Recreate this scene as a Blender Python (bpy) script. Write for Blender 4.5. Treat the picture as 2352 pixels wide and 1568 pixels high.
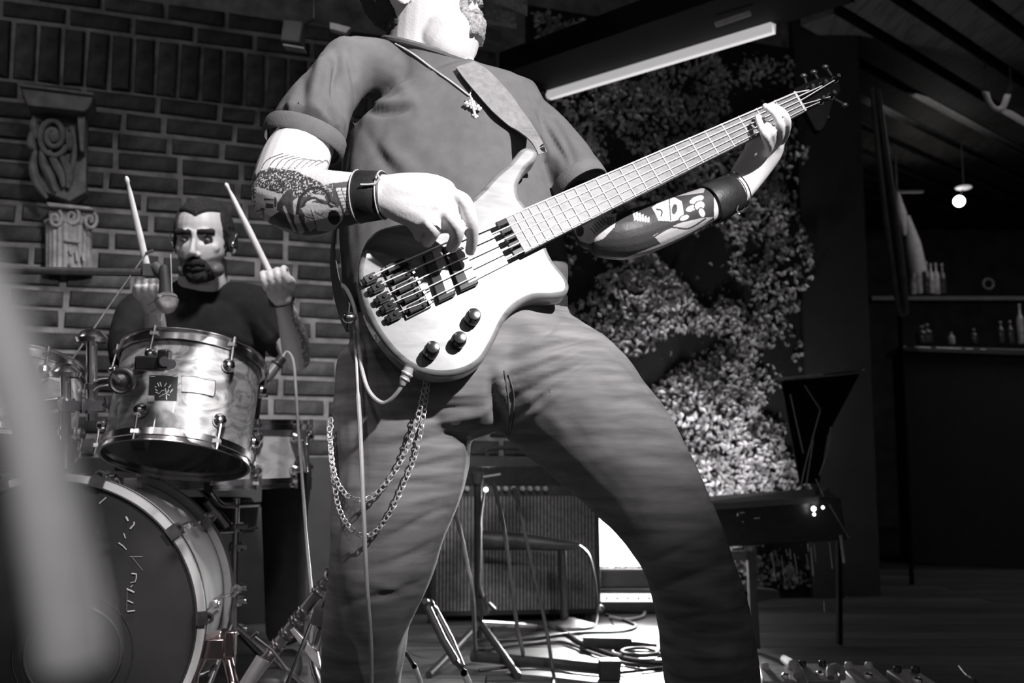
import bpy, bmesh, math, random
import numpy as np
from mathutils import Vector as V, Matrix, noise
for o in list(bpy.data.objects): bpy.data.objects.remove(o)
random.seed(7); np.random.seed(7)
sc = bpy.context.scene
C = sc.collection
PI = math.pi
# ---------------------------------------------------------------- camera
F = 2352*35/36.0                      # focal length in pixels
CAMZ = 0.62
TH = math.atan(266/F)
FW = V((0, math.cos(TH), math.sin(TH))); UP = V((0, -math.sin(TH), math.cos(TH))); RT = V((1, 0, 0))
CO = V((0, 0, CAMZ))
def P(px, py, d):
    return CO + RT*((px-1176)/F*d) + UP*((784-py)/F*d) + FW*d
cd = bpy.data.cameras.new('camera'); cam = bpy.data.objects.new('camera', cd); C.objects.link(cam)
cam.location = CO; cam.rotation_euler = (PI/2+TH, 0, 0)
cd.sensor_width = 36; cd.lens = 35; cd.clip_start = 0.02; cd.clip_end = 60
cd.dof.use_dof = True; cd.dof.focus_distance = 1.62; cd.dof.aperture_fstop = 5.0
sc.camera = cam
# ---------------------------------------------------------------- world, lamps, exposure
w = bpy.data.worlds.new('world'); sc.world = w; w.use_nodes = True
w.node_tree.nodes['Background'].inputs[0].default_value = (0.98, 0.95, 1.0, 1)
w.node_tree.nodes['Background'].inputs[1].default_value = 0.085
sc.view_settings.view_transform = 'Standard'; sc.view_settings.look = 'None'
sc.view_settings.gamma = 1; sc.view_settings.use_curve_mapping = False
sc.view_settings.exposure = 0.0
sc.cycles.use_denoising = True
sc.cycles.sample_clamp_indirect = 4.0
sc.cycles.max_bounces = 6
def lamp(name, kind, loc, aim, energy, size=0.1, col=(1, 1, 1), spot=None, blend=0.3, size_y=None):
    l = bpy.data.lights.new(name, kind); l.energy = energy; l.color = col
    if kind == 'AREA':
        l.size = size
        if size_y: l.shape = 'RECTANGLE'; l.size_y = size_y
    else: l.shadow_soft_size = size
    if kind == 'SPOT': l.spot_size = math.radians(spot or 60); l.spot_blend = blend
    o = bpy.data.objects.new(name, l); C.objects.link(o); o.location = loc
    o.rotation_euler = (V(aim)-V(loc)).to_track_quat('-Z', 'Y').to_euler()
    return o
lamp('key_spot', 'SPOT', (1.12, -0.12, 2.16), (-0.02, 1.74, 1.19), 620, 0.035, (1, .985, .99), 38, 0.95)
lamp('drum_fill', 'AREA', (-0.15, 1.55, 2.6), (-0.85, 2.7, 0.95), 11.5, 0.25, (1, .98, .98)).data.spread = 1.3  # added fill that brightens the drummer
lamp('kick_fill', 'SPOT', (-.40, .30, 1.7), (-.56, 2.1, .25), 130, .08, (1, .95, .96), 20, .8)  # added lamp to brighten the bass drum's wood
lamp('wall_wash', 'AREA', (-2.0, 2.3, 2.3), (-1.0, 3.9, 1.2), 2.2, 0.4, (1, .96, .95))
for i_, x_ in enumerate((-2.0, -1.3, -.5, .5)):
    lamp('highlight_fill', 'AREA', (x_, -.6+.2*(i_ % 2), 2.6), (-.6, 2.2, .8), 1.5, .07, (1, .98, .98))  # added lamps behind the camera, giving the chrome its highlights
lamp('pole_fill', 'SPOT', (.0, -.12, .78), (-.085, .18, .60), 2.3, .03, (1, 1, 1), 40, .6)  # added lamp, there only to light the pole near the lens
lamp('bar_ambient', 'AREA', (3.3, 5.6, 2.6), (3.0, 6.4, 0), 13, 2.0, (1, .96, .95))  # added broad fill lifting the far room out of black
# ---------------------------------------------------------------- geometry helpers
class Geo:
    def __init__(s): s.v = []; s.f = []
    def add(s, vs, fs):
        b = len(s.v); s.v += [tuple(x) for x in vs]; s.f += [tuple(i+b for i in f) for f in fs]; return s
    def box(s, c, size, R=None):
        hx, hy, hz = size[0]/2, size[1]/2, size[2]/2
        R = R or Matrix.Identity(3); c = V(c)
        vs = [c + R @ V((x*hx, y*hy, z*hz)) for x in (-1, 1) for y in (-1, 1) for z in (-1, 1)]
        return s.add(vs, [(0,1,3,2), (4,6,7,5), (0,4,5,1), (2,3,7,6), (0,2,6,4), (1,5,7,3)])
    def rings(s, rings, cap=True, closed=False):
        n = len(rings[0]); vs = [p for r in rings for p in r]; fs = []
        m = len(rings)
        for i in range(m if closed else m-1):
            j = (i+1) % m
            for k in range(n):
                l = (k+1) % n
                fs.append((i*n+k, i*n+l, j*n+l, j*n+k))
        if cap and not closed:
            fs.append(tuple(range(n-1, -1, -1))); fs.append(tuple((m-1)*n+k for k in range(n)))
        return s.add(vs, fs)
    def tube(s, pts, r, n=8, cap=True, closed=False):
        pts = [V(p) for p in pts]; m = len(pts)
        rr = list(r) if isinstance(r, (list, tuple)) else [r]*m
        rings = []; prev = None
        for i, p in enumerate(pts):
            if closed: t = pts[(i+1) % m]-pts[i-1]
            else: t = pts[min(i+1, m-1)]-pts[max(i-1, 0)]
            if t.length < 1e-9: t = V((0, 0, 1))
            t.normalize()
            if prev is None:
                a = V((0, 0, 1)) if abs(t.z) < .9 else V((1, 0, 0))
            else: a = prev
            a = (a-t*a.dot(t)).normalized(); prev = a; b = t.cross(a)
            rings.append([p+(a*math.cos(2*PI*k/n)+b*math.sin(2*PI*k/n))*rr[i] for k in range(n)])
        return s.rings(rings, cap, closed)
    def cyl(s, p0, p1, r0, r1=None, n=16): return s.tube([p0, p1], [r0, r0 if r1 is None else r1], n)
    def lathe(s, prof, M, n=32):          # prof: (radius, height) along the local z
        rings = [[M @ V((r*math.cos(2*PI*k/n), r*math.sin(2*PI*k/n), z)) for k in range(n)] for r, z in prof]
        b = len(s.v); s.rings(rings, False); m = len(rings); mx = max(r for r, z in prof)
        if prof[0][0] < .35*mx: s.f.append(tuple(b+k for k in range(n-1, -1, -1)))
        if prof[-1][0] < .35*mx: s.f.append(tuple(b+(m-1)*n+k for k in range(n)))
        return s
    def ell(s, c, rad, R=None, n=16, m=10):
        R = R or Matrix.Identity(3); c = V(c); rings = []
        for i in range(m+1):
            a = -PI/2+PI*i/m; ca = max(math.cos(a), .03)
            rings.append([c+R @ V((rad[0]*ca*math.cos(2*PI*k/n), rad[1]*ca*math.sin(2*PI*k/n), rad[2]*math.sin(a))) for k in range(n)])
        return s.rings(rings)
    def torus(s, M, R0, r, n=40, m=10):
        rings = []
        for i in range(n):
            a = 2*PI*i/n
            rings.append([M @ V(((R0+r*math.cos(2*PI*k/m))*math.cos(a), (R0+r*math.cos(2*PI*k/m))*math.sin(a), r*math.sin(2*PI*k/m))) for k in range(m)])
        return s.rings(rings, False, True)
    def prism(s, pts, off):               # closed outline (3D points) swept by a vector
        n = len(pts); off = V(off); vs = [V(p) for p in pts]+[V(p)+off for p in pts]
        fs = [tuple(range(n-1, -1, -1)), tuple(range(n, 2*n))]+[(k, (k+1) % n, n+(k+1) % n, n+k) for k in range(n)]
        return s.add(vs, fs)
    def xf(s, M):
        s.v = [tuple(M @ V(p)) for p in s.v]; return s
def cr(pts, sub=6, closed=False):        # Catmull-Rom through tuples/vectors of any length
    A = [np.array(p, float) for p in pts]; n = len(A); out = []
    for i in range(n if closed else n-1):
        if closed: p0, p1, p2, p3 = A[i-1], A[i], A[(i+1) % n], A[(i+2) % n]
        else: p0, p1, p2, p3 = A[max(i-1, 0)], A[i], A[i+1], A[min(i+2, n-1)]
        for k in range(sub):
            t = k/sub
            out.append(.5*((2*p1)+(-p0+p2)*t+(2*p0-5*p1+4*p2-p3)*t*t+(-p0+3*p1-3*p2+p3)*t**3))
    if not closed: out.append(A[-1])
    return out
def crv(pts, sub=6, closed=False): return [V(p) for p in cr(pts, sub, closed)]
def limb(g, st, n=18, sub=5, power=2.0, ref=(0, 1, 0), capk=.5):
    """stations (px, py, depth, half-width in px, half-depth in m)"""
    S = []
    for q in st:
        p = P(q[0], q[1], q[2]); a = q[3]*q[2]/F; b = q[4] if len(q) > 4 and q[4] else a
        S.append((p.x, p.y, p.z, a, b))
    return limb3(g, S, n, sub, power, ref, capk)
def limb3(g, S, n=18, sub=5, power=2.0, ref=(0, 1, 0), capk=.5):
    Q = cr(S, sub); Y = V(ref); rings = []
    cs = [V(q[:3]) for q in Q]; m = len(Q)
    def ring(c, a, b, t):
        y = Y-t*Y.dot(t)
        y = y.normalized() if y.length > .15 else V((0, 0, 1))
        y = (y-t*y.dot(t)).normalized(); x = t.cross(y); R = []
        for k in range(n):
            u, w_ = math.cos(2*PI*k/n), math.sin(2*PI*k/n)
            e = 2/power
            R.append(c+x*(a*math.copysign(abs(u)**e, u))+y*(b*math.copysign(abs(w_)**e, w_)))
        return R
    ts = [(cs[min(i+1, m-1)]-cs[max(i-1, 0)]).normalized() for i in range(m)]
    a0, b0 = Q[0][3], Q[0][4]; k0 = min(a0, b0)*capk
    for f, o in ((.25, 1), (.72, .72), (.93, .38)): rings.append(ring(cs[0]-ts[0]*k0*o, a0*f, b0*f, ts[0]))
    for i in range(m): rings.append(ring(cs[i], Q[i][3], Q[i][4], ts[i]))
    a0, b0 = Q[-1][3], Q[-1][4]; k0 = min(a0, b0)*capk
    for f, o in ((.93, .38), (.72, .72), (.25, 1)): rings.append(ring(cs[-1]+ts[-1]*k0*o, a0*f, b0*f, ts[-1]))
    return g.rings(rings)
def me_from(name, g, ang=40, smooth=True):
    me = bpy.data.meshes.new(name); me.from_pydata(g.v, [], g.f)
    if smooth:
        me.shade_smooth()
        if ang: me.set_sharp_from_angle(angle=math.radians(ang))
    return me
def fix_normals(me):
    b = bmesh.new(); b.from_mesh(me); bmesh.ops.recalc_face_normals(b, faces=b.faces); b.to_mesh(me); b.free()
def link(name, me, mat, parent=None):
    o = bpy.data.objects.new(name, me); C.objects.link(o)
    if mat and not me.materials: me.materials.append(mat)
    if parent:
        o.parent = parent
        r = V((0, 0, 0)); q = parent
        while q: r += q.location; q = q.parent
        o.location = -r
    return o
def mk(name, g, mat, parent=None, bev=0, seg=2, ang=40, smooth=True):
    me = me_from(name, g, ang, smooth); fix_normals(me)
    o = link(name, me, mat, parent)
    if bev:
        m = o.modifiers.new('bevel', 'BEVEL'); m.width = bev; m.segments = seg; m.limit_method = 'ANGLE'; m.angle_limit = .6
        m.harden_normals = False
    return o
def tag(o, label=None, cat=None, group=None, kind=None):
    if label: o['label'] = label
    if cat: o['category'] = cat
    if group: o['group'] = group
    if kind: o['kind'] = kind
    return o
def thing(name, loc, label, cat, group=None):
    o = bpy.data.objects.new(name, None); C.objects.link(o); o.location = loc; o.empty_display_size = .05
    return tag(o, label, cat, group)
def fuse(g, voxel, it=3, fac=.5):
    me = bpy.data.meshes.new('tmp'); me.from_pydata(g.v, [], g.f); fix_normals(me)
    o = bpy.data.objects.new('tmp', me); C.objects.link(o)
    m = o.modifiers.new('r', 'REMESH'); m.mode = 'VOXEL'; m.voxel_size = voxel; m.use_smooth_shade = True
    if it:
        s = o.modifiers.new('s', 'SMOOTH'); s.iterations = it; s.factor = fac
    dg = bpy.context.evaluated_depsgraph_get(); dg.update()
    out = bpy.data.meshes.new_from_object(o.evaluated_get(dg))
    bpy.data.objects.remove(o); bpy.data.meshes.remove(me)
    out.shade_smooth(); return out
def getv(me):
    a = np.empty(len(me.vertices)*3); me.vertices.foreach_get('co', a); return a.reshape(-1, 3)
def getn(me):
    a = np.empty(len(me.vertices)*3); me.vertex_normals.foreach_get('vector', a); return a.reshape(-1, 3)
def setv(me, a): me.vertices.foreach_set('co', a.ravel()); me.update()
def proj(a):                             # world points -> (px, py)
    r = a-np.array(CO); d = r@np.array(FW)
    return 1176+r[:, 0]/d*F, 784-(r@np.array(UP))/d*F
def fold(me, folds, wob=0):              # modelled creases: (x0,y0,x1,y1,amp,width[px])
    a = getv(me); n = getn(me); x, y = proj(a); disp = np.zeros(len(a))
    view = a-np.array(CO); view /= np.linalg.norm(view, axis=1)[:, None]
    front = np.clip(-(n*view).sum(1)*3, 0, 1)
    for i, (x0, y0, x1, y1, amp, wd) in enumerate(folds):
        dx, dy = x1-x0, y1-y0; L = math.hypot(dx, dy)
        t = np.clip(((x-x0)*dx+(y-y0)*dy)/L/L, 0, 1)
        cx = x0+t*dx; cy = y0+t*dy
        off = np.sin(t*PI*1.3+i)*L*.03*(1 if wob == 0 else wob)
        nx, ny = -dy/L, dx/L
        ds = ((x-cx)-nx*off)**2+((y-cy)-ny*off)**2
        tp = np.sin(np.clip(t, .04, .96)*PI)**.6
        ww = wd
        disp += amp*np.exp(-ds/ww**2)*tp
    a += n*(disp*front)[:, None]
    setv(me, a)
def noise_disp(me, scale, amp, stretch=(1, 1, 1)):
    a = getv(me); n = getn(me)
    d = np.array([noise.fractal(V((p[0]*scale*stretch[0], p[1]*scale*stretch[1], p[2]*scale*stretch[2])), .9, 2.1, 3) for p in a])
    a += n*(d*amp)[:, None]; setv(me, a)
# ---------------------------------------------------------------- materials
MATS = {}
def mat(name, col, rough=.6, metal=0, var=.15, scale=30, bump=0, bscale=120, stretch=(1, 1, 1), spec=.5, emit=None, coat=0):
    if name in MATS: return MATS[name]
    if not isinstance(col, (tuple, list)): col = (col, col*.975, col*.99)
    m = bpy.data.materials.new(name); m.use_nodes = True; nt = m.node_tree; N = nt.nodes; L = nt.links
    b = N['Principled BSDF']; b.inputs['Roughness'].default_value = rough; b.inputs['Metallic'].default_value = metal
    b.inputs['Specular IOR Level'].default_value = spec; b.inputs['Coat Weight'].default_value = coat
    b.inputs['Coat Roughness'].default_value = .08
    tc = N.new('ShaderNodeTexCoord'); mp = N.new('ShaderNodeMapping'); mp.inputs['Scale'].default_value = stretch
    L.new(tc.outputs['Object'], mp.inputs[0])
    nz = N.new('ShaderNodeTexNoise'); nz.inputs['Scale'].default_value = scale; nz.inputs['Detail'].default_value = 6
    L.new(mp.outputs[0], nz.inputs['Vector'])
    rp = N.new('ShaderNodeValToRGB'); rp.color_ramp.elements[0].position = .3; rp.color_ramp.elements[1].position = .7
    rp.color_ramp.elements[0].color = [c*(1-var) for c in col]+[1]; rp.color_ramp.elements[1].color = [min(1, c*(1+var)) for c in col]+[1]
    L.new(nz.outputs['Fac'], rp.inputs[0]); L.new(rp.outputs[0], b.inputs['Base Color'])
    if bump:
        n2 = N.new('ShaderNodeTexNoise'); n2.inputs['Scale'].default_value = bscale; n2.inputs['Detail'].default_value = 4
        L.new(mp.outputs[0], n2.inputs['Vector'])
        bp = N.new('ShaderNodeBump'); bp.inputs['Strength'].default_value = bump; bp.inputs['Distance'].default_value = .004
        L.new(n2.outputs['Fac'], bp.inputs['Height']); L.new(bp.outputs[0], b.inputs['Normal'])
    if emit:
        b.inputs['Emission Color'].default_value = (1, .98, .99, 1); b.inputs['Emission Strength'].default_value = emit
    MATS[name] = m; return m
def ink_mat(name, skin, ink, rough, attr='ink', fine=90):
    m = mat(name, skin, rough, 0, .05, 12, .12, 260)
    nt = m.node_tree; N = nt.nodes; L = nt.links; b = N['Principled BSDF']
    at = N.new('ShaderNodeAttribute'); at.attribute_name = attr
    mx = N.new('ShaderNodeMix'); mx.data_type = 'RGBA'; mx.inputs['B'].default_value = (ink, ink*.97, ink, 1)
    src = b.inputs['Base Color'].links[0].from_socket
    L.new(src, mx.inputs['A']); L.new(at.outputs['Fac'], mx.inputs['Factor']); L.new(mx.outputs['Result'], b.inputs['Base Color'])
    b.inputs['Specular IOR Level'].default_value = .3
    return m
def wood_mat(name, c0, c1, sc_=(3, 3, 3), rough=.4, dist=3, coat=0, wave=4):
    m = bpy.data.materials.new(name); m.use_nodes = True; nt = m.node_tree; N = nt.nodes; L = nt.links; b = N['Principled BSDF']
    tc = N.new('ShaderNodeTexCoord'); mp = N.new('ShaderNodeMapping'); mp.inputs['Scale'].default_value = sc_
    L.new(tc.outputs['Generated' if False else 'Object'], mp.inputs[0])
    nz = N.new('ShaderNodeTexNoise'); nz.inputs['Scale'].default_value = wave; nz.inputs['Detail'].default_value = 8; nz.inputs['Distortion'].default_value = dist
    L.new(mp.outputs[0], nz.inputs['Vector'])
    rp = N.new('ShaderNodeValToRGB'); e = rp.color_ramp.elements
    e[0].position = .35; e[0].color = (c0, c0*.97, c0*.97, 1); e[1].position = .62; e[1].color = (c1, c1*.975, c1*.98, 1)
    q = e.new(.5); q.color = ((c0+c1)*.55,)*3+(1,)
    L.new(nz.outputs['Fac'], rp.inputs[0]); L.new(rp.outputs[0], b.inputs['Base Color'])
    b.inputs['Roughness'].default_value = rough; b.inputs['Coat Weight'].default_value = coat
    MATS[name] = m; return m
chrome = mat('chrome', .8, .2, 1, .12, 40)
chrome_dull = mat('dull_chrome', .4, .32, 1, .25, 30)
black_metal = mat('black_metal', .03, .32, 0, .3, 60, spec=.6)
black_gloss = mat('black_gloss', .02, .12, 0, .2, 30, spec=.7)
black_cloth = mat('black_cloth', .035, .9, 0, .25, 60, .4, 500, spec=.2)
black_rubber = mat('black_rubber', .03, .5, 0, .2, 50)

from mathutils.bvhtree import BVHTree
def bvh(me): return BVHTree.FromPolygons([v.co.copy() for v in me.vertices], [tuple(p.vertices) for p in me.polygons])
def drape(tree, px, py, off, fallback=1.8):
    d = (P(px, py, 1)-CO).normalized(); h = tree.ray_cast(CO, d)
    return (h[0]-d*off) if h[0] is not None else P(px, py, fallback)
# ================================================================ the room
def structure(o, **k): return tag(o, kind='structure', **k)
plaster = mat('dark_plaster', .07, .85, 0, .35, 6, .4, 60)
mortar = mat('mortar', .20, .9, 0, .45, 14, .7, 90)
ceil_m = mat('ceiling_black', .03, .8, 0, .3, 8)
WA = V((P(350, 400, 3.8).x, P(350, 400, 3.8).y, 0)); WD = V((math.sin(math.radians(70)), math.cos(math.radians(70)), 0)); WN = V((WD.y, -WD.x, 0))
def W(s, z, off=0): return WA+WD*s+V((0, 0, z))+WN*off
def wall_s(px, z):                       # distance along the back wall of a pixel column at height z
    dr = P(px, 1050, 1)-CO; t = (WA-CO).dot(WN)/dr.dot(WN); return (CO+dr*t-WA).dot(WD)
S0, S1 = wall_s(-700, 1), wall_s(1850, 1)
WR = Matrix((WD, -WN, V((0, 0, 1)))).transposed()
wb_ = structure(mk('wall_back', Geo().prism([W(S0, -.02), W(S1, -.02), W(S1, 2.75), W(S0, 2.75)], -WN*.15), mortar, ang=30))
brick_m = [mat('brick_dark_%s' % n, c, .75, 0, .5, 25, .8, 110) for n, c in (('a', .045), ('b', .065), ('c', .035))]
def brick_mesh(L, H, sd):
    r = random.Random(sd); g = Geo(); j = lambda a: r.uniform(-a, a)
    ft = [V((-L/2+.007+j(.004), -.016+j(.003), -H/2+.006+j(.003))), V((L/2-.007+j(.004), -.016+j(.003), -H/2+.006+j(.003))), V((L/2-.007+j(.004), -.016+j(.003), H/2-.006+j(.003))), V((-L/2+.007+j(.004), -.016+j(.003), H/2-.006+j(.003)))]
    md = [V((-L/2+j(.002), -.007, -H/2+j(.002))), V((L/2+j(.002), -.007, -H/2+j(.002))), V((L/2+j(.002), -.007, H/2+j(.002))), V((-L/2+j(.002), -.007, H/2+j(.002)))]
    bk = [V((p.x, .003, p.z)) for p in md]
    g.rings([bk, md, ft]); me = me_from('brick', g, 60); fix_normals(me); me.materials.append(brick_m[sd % 3]); return me
BM = {}
nb = 0
def put_brick(s, z, L, H):
    global nb
    key = (round(L, 2), round(H, 2), random.randrange(4))
    if key not in BM: BM[key] = brick_mesh(L, H, len(BM))
    o = bpy.data.objects.new('brick', BM[key]); C.objects.link(o); o.parent = wb_
    o.location = W(s, z, random.uniform(-.002, .001)); o.rotation_euler = (0, random.uniform(-.012, .012), math.atan2(WD.y, WD.x)); nb += 1
sa, sb = wall_s(-60, 1), wall_s(1215, 1)
row = 0; z = .66
while z < 2.02:
    s = sa-(.11 if row % 2 else 0)
    while s < sb:
        L = random.choice([.215, .225, .25, .20, .13, .215, .18]); s += L/2
        put_brick(s, z+random.uniform(-.003, .003), L-.008, .058); s += L/2+.014
    z += .0765; row += 1
s = sa
while s < sb: put_brick(s, z+.075, .068, .215); s += .082+random.uniform(0, .004)
z += .23
while z < 2.4:
    s = sa-(.11 if row % 2 else 0)
    while s < sb: put_brick(s+.11, z, .21, .060); s += .228
    z += .078; row += 1
structure(mk('dark_board_back', Geo().prism([W(S0, 0, .0), W(S1, 0, .0), W(S1, .62, .0), W(S0, .62, .0)], WN*.022), mat('board_black', .02, .6, 0, .3, 12), bev=.003))  # black board added over the mortar to keep the wall foot dark
# other shell pieces
XR, YB, XL, ZC = 5.6, 9.2, W(S0, 0).x, 2.75
structure(mk('wall_left', Geo().box((XL-.05, 1.2, 1.35), (.1, 4.4, 2.8)), plaster))
structure(mk('wall_right', Geo().box((XR+.05, 4.6, 1.35), (.1, 9.4, 2.8)), plaster))
structure(mk('wall_far', Geo().box(((XR+.6)/2+.3, YB+.05, 1.35), (XR, .1, 2.8)), plaster))
wc = W(S1, 0)
structure(mk('wall_side', Geo().box((wc.x-.06, (wc.y+YB)/2+.02, 1.35), (.1, YB-wc.y-.04, 2.8)), plaster))
cl_ = structure(mk('ceiling', Geo().box(((XR+XL)/2, 4.6, ZC+.06), (XR-XL+.2, 9.4, .1)), ceil_m))
floor = structure(mk('floor', Geo().box(((XR+XL)/2, 4.2, -.06), (XR-XL+.2, 10.4, .1)), mat('floor_base', .02, .8)))
plank_m = [wood_mat('stage_plank_%s' % n, c, d, (1.2, 14, 14), .42, 1.2, .0, 3) for n, c, d in (('a', .05, .12), ('b', .07, .15), ('c', .04, .10))]
for i in range(36):
    y = .6+i*.142
    for k in range(3):
        x0 = XL+.02+k*2.6+(i % 3)*.45-.5; x1 = min(x0+2.594, XR-.02); x0 = max(x0, XL+.02)
        yw = WA.y+(x0-WA.x)*WD.y/WD.x
        if y > 4.5 and x0 < 1: x0 = 1.5
        if x1-x0 < .2: continue
        me = me_from('floor_plank', Geo().box(((x0+x1)/2, y, -.004-random.uniform(0, .0015)), (x1-x0, .1385, .012)), None, False)
        link('floor_plank', me, plank_m[(i+k) % 3], floor)
# dark boxed pillar where the ivy ends
pil = structure(mk('trim_1', Geo().box(P(1925, 800, 4.62).xy.to_3d()+V((0, .1, 1.36)), (.30, .2, 2.78)), mat('pillar_black', .01, .7, 0, .3, 10)))
# ---------------------------------------------------------------- strip light and beams under the ceiling
sl = thing('strip_light', P(1520, 134, 4.0), 'long slanting pale strip light under the dark ceiling, above the ivy wall', 'light')
A_, B_ = P(1268, 212, 4.35), P(1782, 56, 3.45); t = (B_-A_).normalized(); u_ = t.cross(V((0, 0, 1))).normalized(); v_ = u_.cross(t)
mk('diffuser', Geo().prism([A_-t*.0+u_*.02, A_-t*.05-v_*.0, A_-v_*.034, A_-v_*.034+u_*.02], B_-A_).prism([A_, A_+u_*.03, A_-v_*.034+u_*.03, A_-v_*.034], B_-A_), mat('strip_diffuser', .7, .4, 0, .05, 20, emit=.42), sl)
mk('housing', Geo().prism([A_+v_*.004-u_*.02, A_+v_*.004+u_*.30, A_+v_*.10+u_*.30, A_+v_*.10-u_*.02], (B_-A_)*1.25), mat('housing_black', .006, .7, spec=.2), sl)
em = mat('edge_trim', .16, .5, 0, .3, 30)
for a, b in (((1303,101),(1640,-14)), ((1332,126),(1760,-16))):
    mk('edge_trim', Geo().tube([P(a[0], a[1], 4.1), P(b[0], b[1], 3.4)], .0035, 6), em, sl)
mk('reflector', Geo().prism([P(1643,50,3.4), P(1722,24,3.3), P(1727,34,3.3), P(1648,60,3.4)], V((0, .02, .004))), mat('reflector_pale', .32, .5), sl)
tag(mk('cable', Geo().tube(crv([P(1782,52,3.45), P(1812,38,3.5), P(1832,18,3.55), P(1828,-10,3.6)], 5), .004, 6), mat('pale_cable_dark', .16, .6)), 'thin dim wire hanging off the right end of the strip light', 'cable')
bmw = wood_mat('old_beam_wood', .10, .26, (2, 12, 12), .7, 2)
for i, (a, b, dd, w_) in enumerate((((1085,-30),(1212,18),3.6,.07), ((1110,42),(1186,56),3.7,.045), ((960,40),(1150,100),3.75,.03))):
    a_, b_ = P(a[0], a[1], dd), P(b[0], b[1], dd-.15); up_ = V((0, 0, .05))
    structure(mk('trim_%d' % (i+2), Geo().prism([a_, a_+V((0, w_, 0)), a_+V((0, w_, 0))+up_, a_+up_], b_-a_), bmw if i < 2 else plaster, bev=.004))
pc = thing('ceiling_lamp', P(675, 82, 3.3), 'small dark box lamp under the ceiling, left of the bass player\'s shoulder', 'lamp')
mk('lamp_body', Geo().box(P(675, 82, 3.3), (.065, .08, .075), Matrix.Rotation(.12, 3, 'Y')), mat('lamp_grey', .07, .6), pc, .006)
mk('lamp_rim', Geo().prism([P(650,100,3.25), P(698,108,3.25), P(699,112,3.25), P(650,104,3.25)], V((0, .04, 0))), mat('lamp_rim', .25, .5), pc)
mk('lamp_hood', Geo().prism([P(757,50,3.2), P(806,62,3.2), P(794,76,3.2), P(757,66,3.2)], V((0, .03, 0))), mat('hood_pale', .34, .5), pc, .003)
mk('bracket', Geo().tube([P(690, 60, 3.3), P(720, 44, 3.28), P(760, 58, 3.25)], .006, 8).tube([P(720, 44, 3.28), P(720, 44, 3.28)+V((0, 0, .6))], .006, 8), black_metal, pc)
# ---------------------------------------------------------------- ivy wall
rs = np.random.RandomState(11)
ivy_b = mat('ivy_backing', .012, .95)
sI0, sI1 = wall_s(1205, 1), wall_s(1838, 1)
tag(mk('ivy_panel', Geo().prism([W(sI0, .02, .035), W(sI1, .02, .035), W(sI1, 2.6, .035), W(sI0, 2.6, .035)], -WN*.02), ivy_b), 'dark backing panel of the ivy wall, fixed to the back wall', 'panel')
g = Geo(); N_ = 17000
for i in range(N_):
    s = rs.uniform(sI0+.01, sI1-.01); z = rs.uniform(.04, 2.55)
    q = noise.noise(V((s*2.3, z*4.2, 3.1)))+.5*noise.noise(V((s*6, z*8, 1.7)))
    if q < -.42 and rs.rand() < .93: continue
    if s > sI1-.1 and rs.rand() < .6: continue
    h = .055+.13*max(-.3, q)+rs.uniform(-.018, .018)
    c = W(s, z, h); L = rs.uniform(.011, .021); a = rs.uniform(0, 2*PI)
    n = (WN+V(rs.uniform(-.6, .6, 3))+V((0, 0, -.15))).normalized()
    t = (V((math.cos(a), 0, math.sin(a)))-n*V((math.cos(a), 0, math.sin(a))).dot(n)).normalized(); b = n.cross(t)
    g.add([c-t*L, c+b*L*.6+n*L*.2, c+t*L, c-b*L*.6+n*L*.2, c-n*L*.1], [(0, 4, 1), (1, 4, 2), (2, 4, 3), (3, 4, 0)])
me = me_from('ivy_leaves', g, None, False)
iv = link('ivy_leaves', me, mat('ivy_leaf', .34, .5, 0, .5, 14)); tag(iv, 'dense wall of small pale ivy leaves behind the bass player, right', 'ivy', kind='stuff')
# floor wash behind the amplifier: a lit fixture that floods the wall foot
fl_ = thing('floor_light', P(1432, 1330, 4.2), 'bright flood light on the floor just right of the guitar amplifier', 'light')
c = P(1445, 1372, 3.95)
mk('light_housing', Geo().box(c+V((.02, .06, -.015)), (.30, .10, .075)), black_metal, fl_, .004)
mk('light_strip', Geo().box(c+V((.02, .0, .0)), (.27, .012, .030)), mat('led_strip', .7, .4, 0, .02, 10, emit=1.6), fl_)
for k in range(6): mk('strip_screw', Geo().cyl(c+V((-.09+k*.042, -.006, -.002)), c+V((-.09+k*.042, -.010, -.002)), .0045, n=10), black_metal, fl_)
mk('light_yoke', Geo().box(P(1440, 1328, 4.02), (.30, .03, .078)), mat('yoke_grey', .10, .35), fl_, .008)
bp = P(1430, 1255, 4.08)
mk('light_face', Geo().box(bp+V((.05, .02, .02)), (.30, .03, .20)), mat('flood_face', .9, .5, 0, .01, 10, emit=6), fl_, .01)
o = lamp('flood_up', 'AREA', P(1450, 1260, 4.15), W(wall_s(1600, 1), .9), 22, .25, (1, .98, 1)); o.data.spread = 2.6
o = lamp('flood_floor', 'AREA', P(1450, 1190, 4.15), P(1335, 1530, 3.1), 48, .2); o.data.spread = 1.1
lamp('ivy_wash', 'SPOT', P(1750, 1330, 3.9), W(wall_s(1660, 1), .75), 34, .1, (1, .98, 1), 70, 1)
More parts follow.
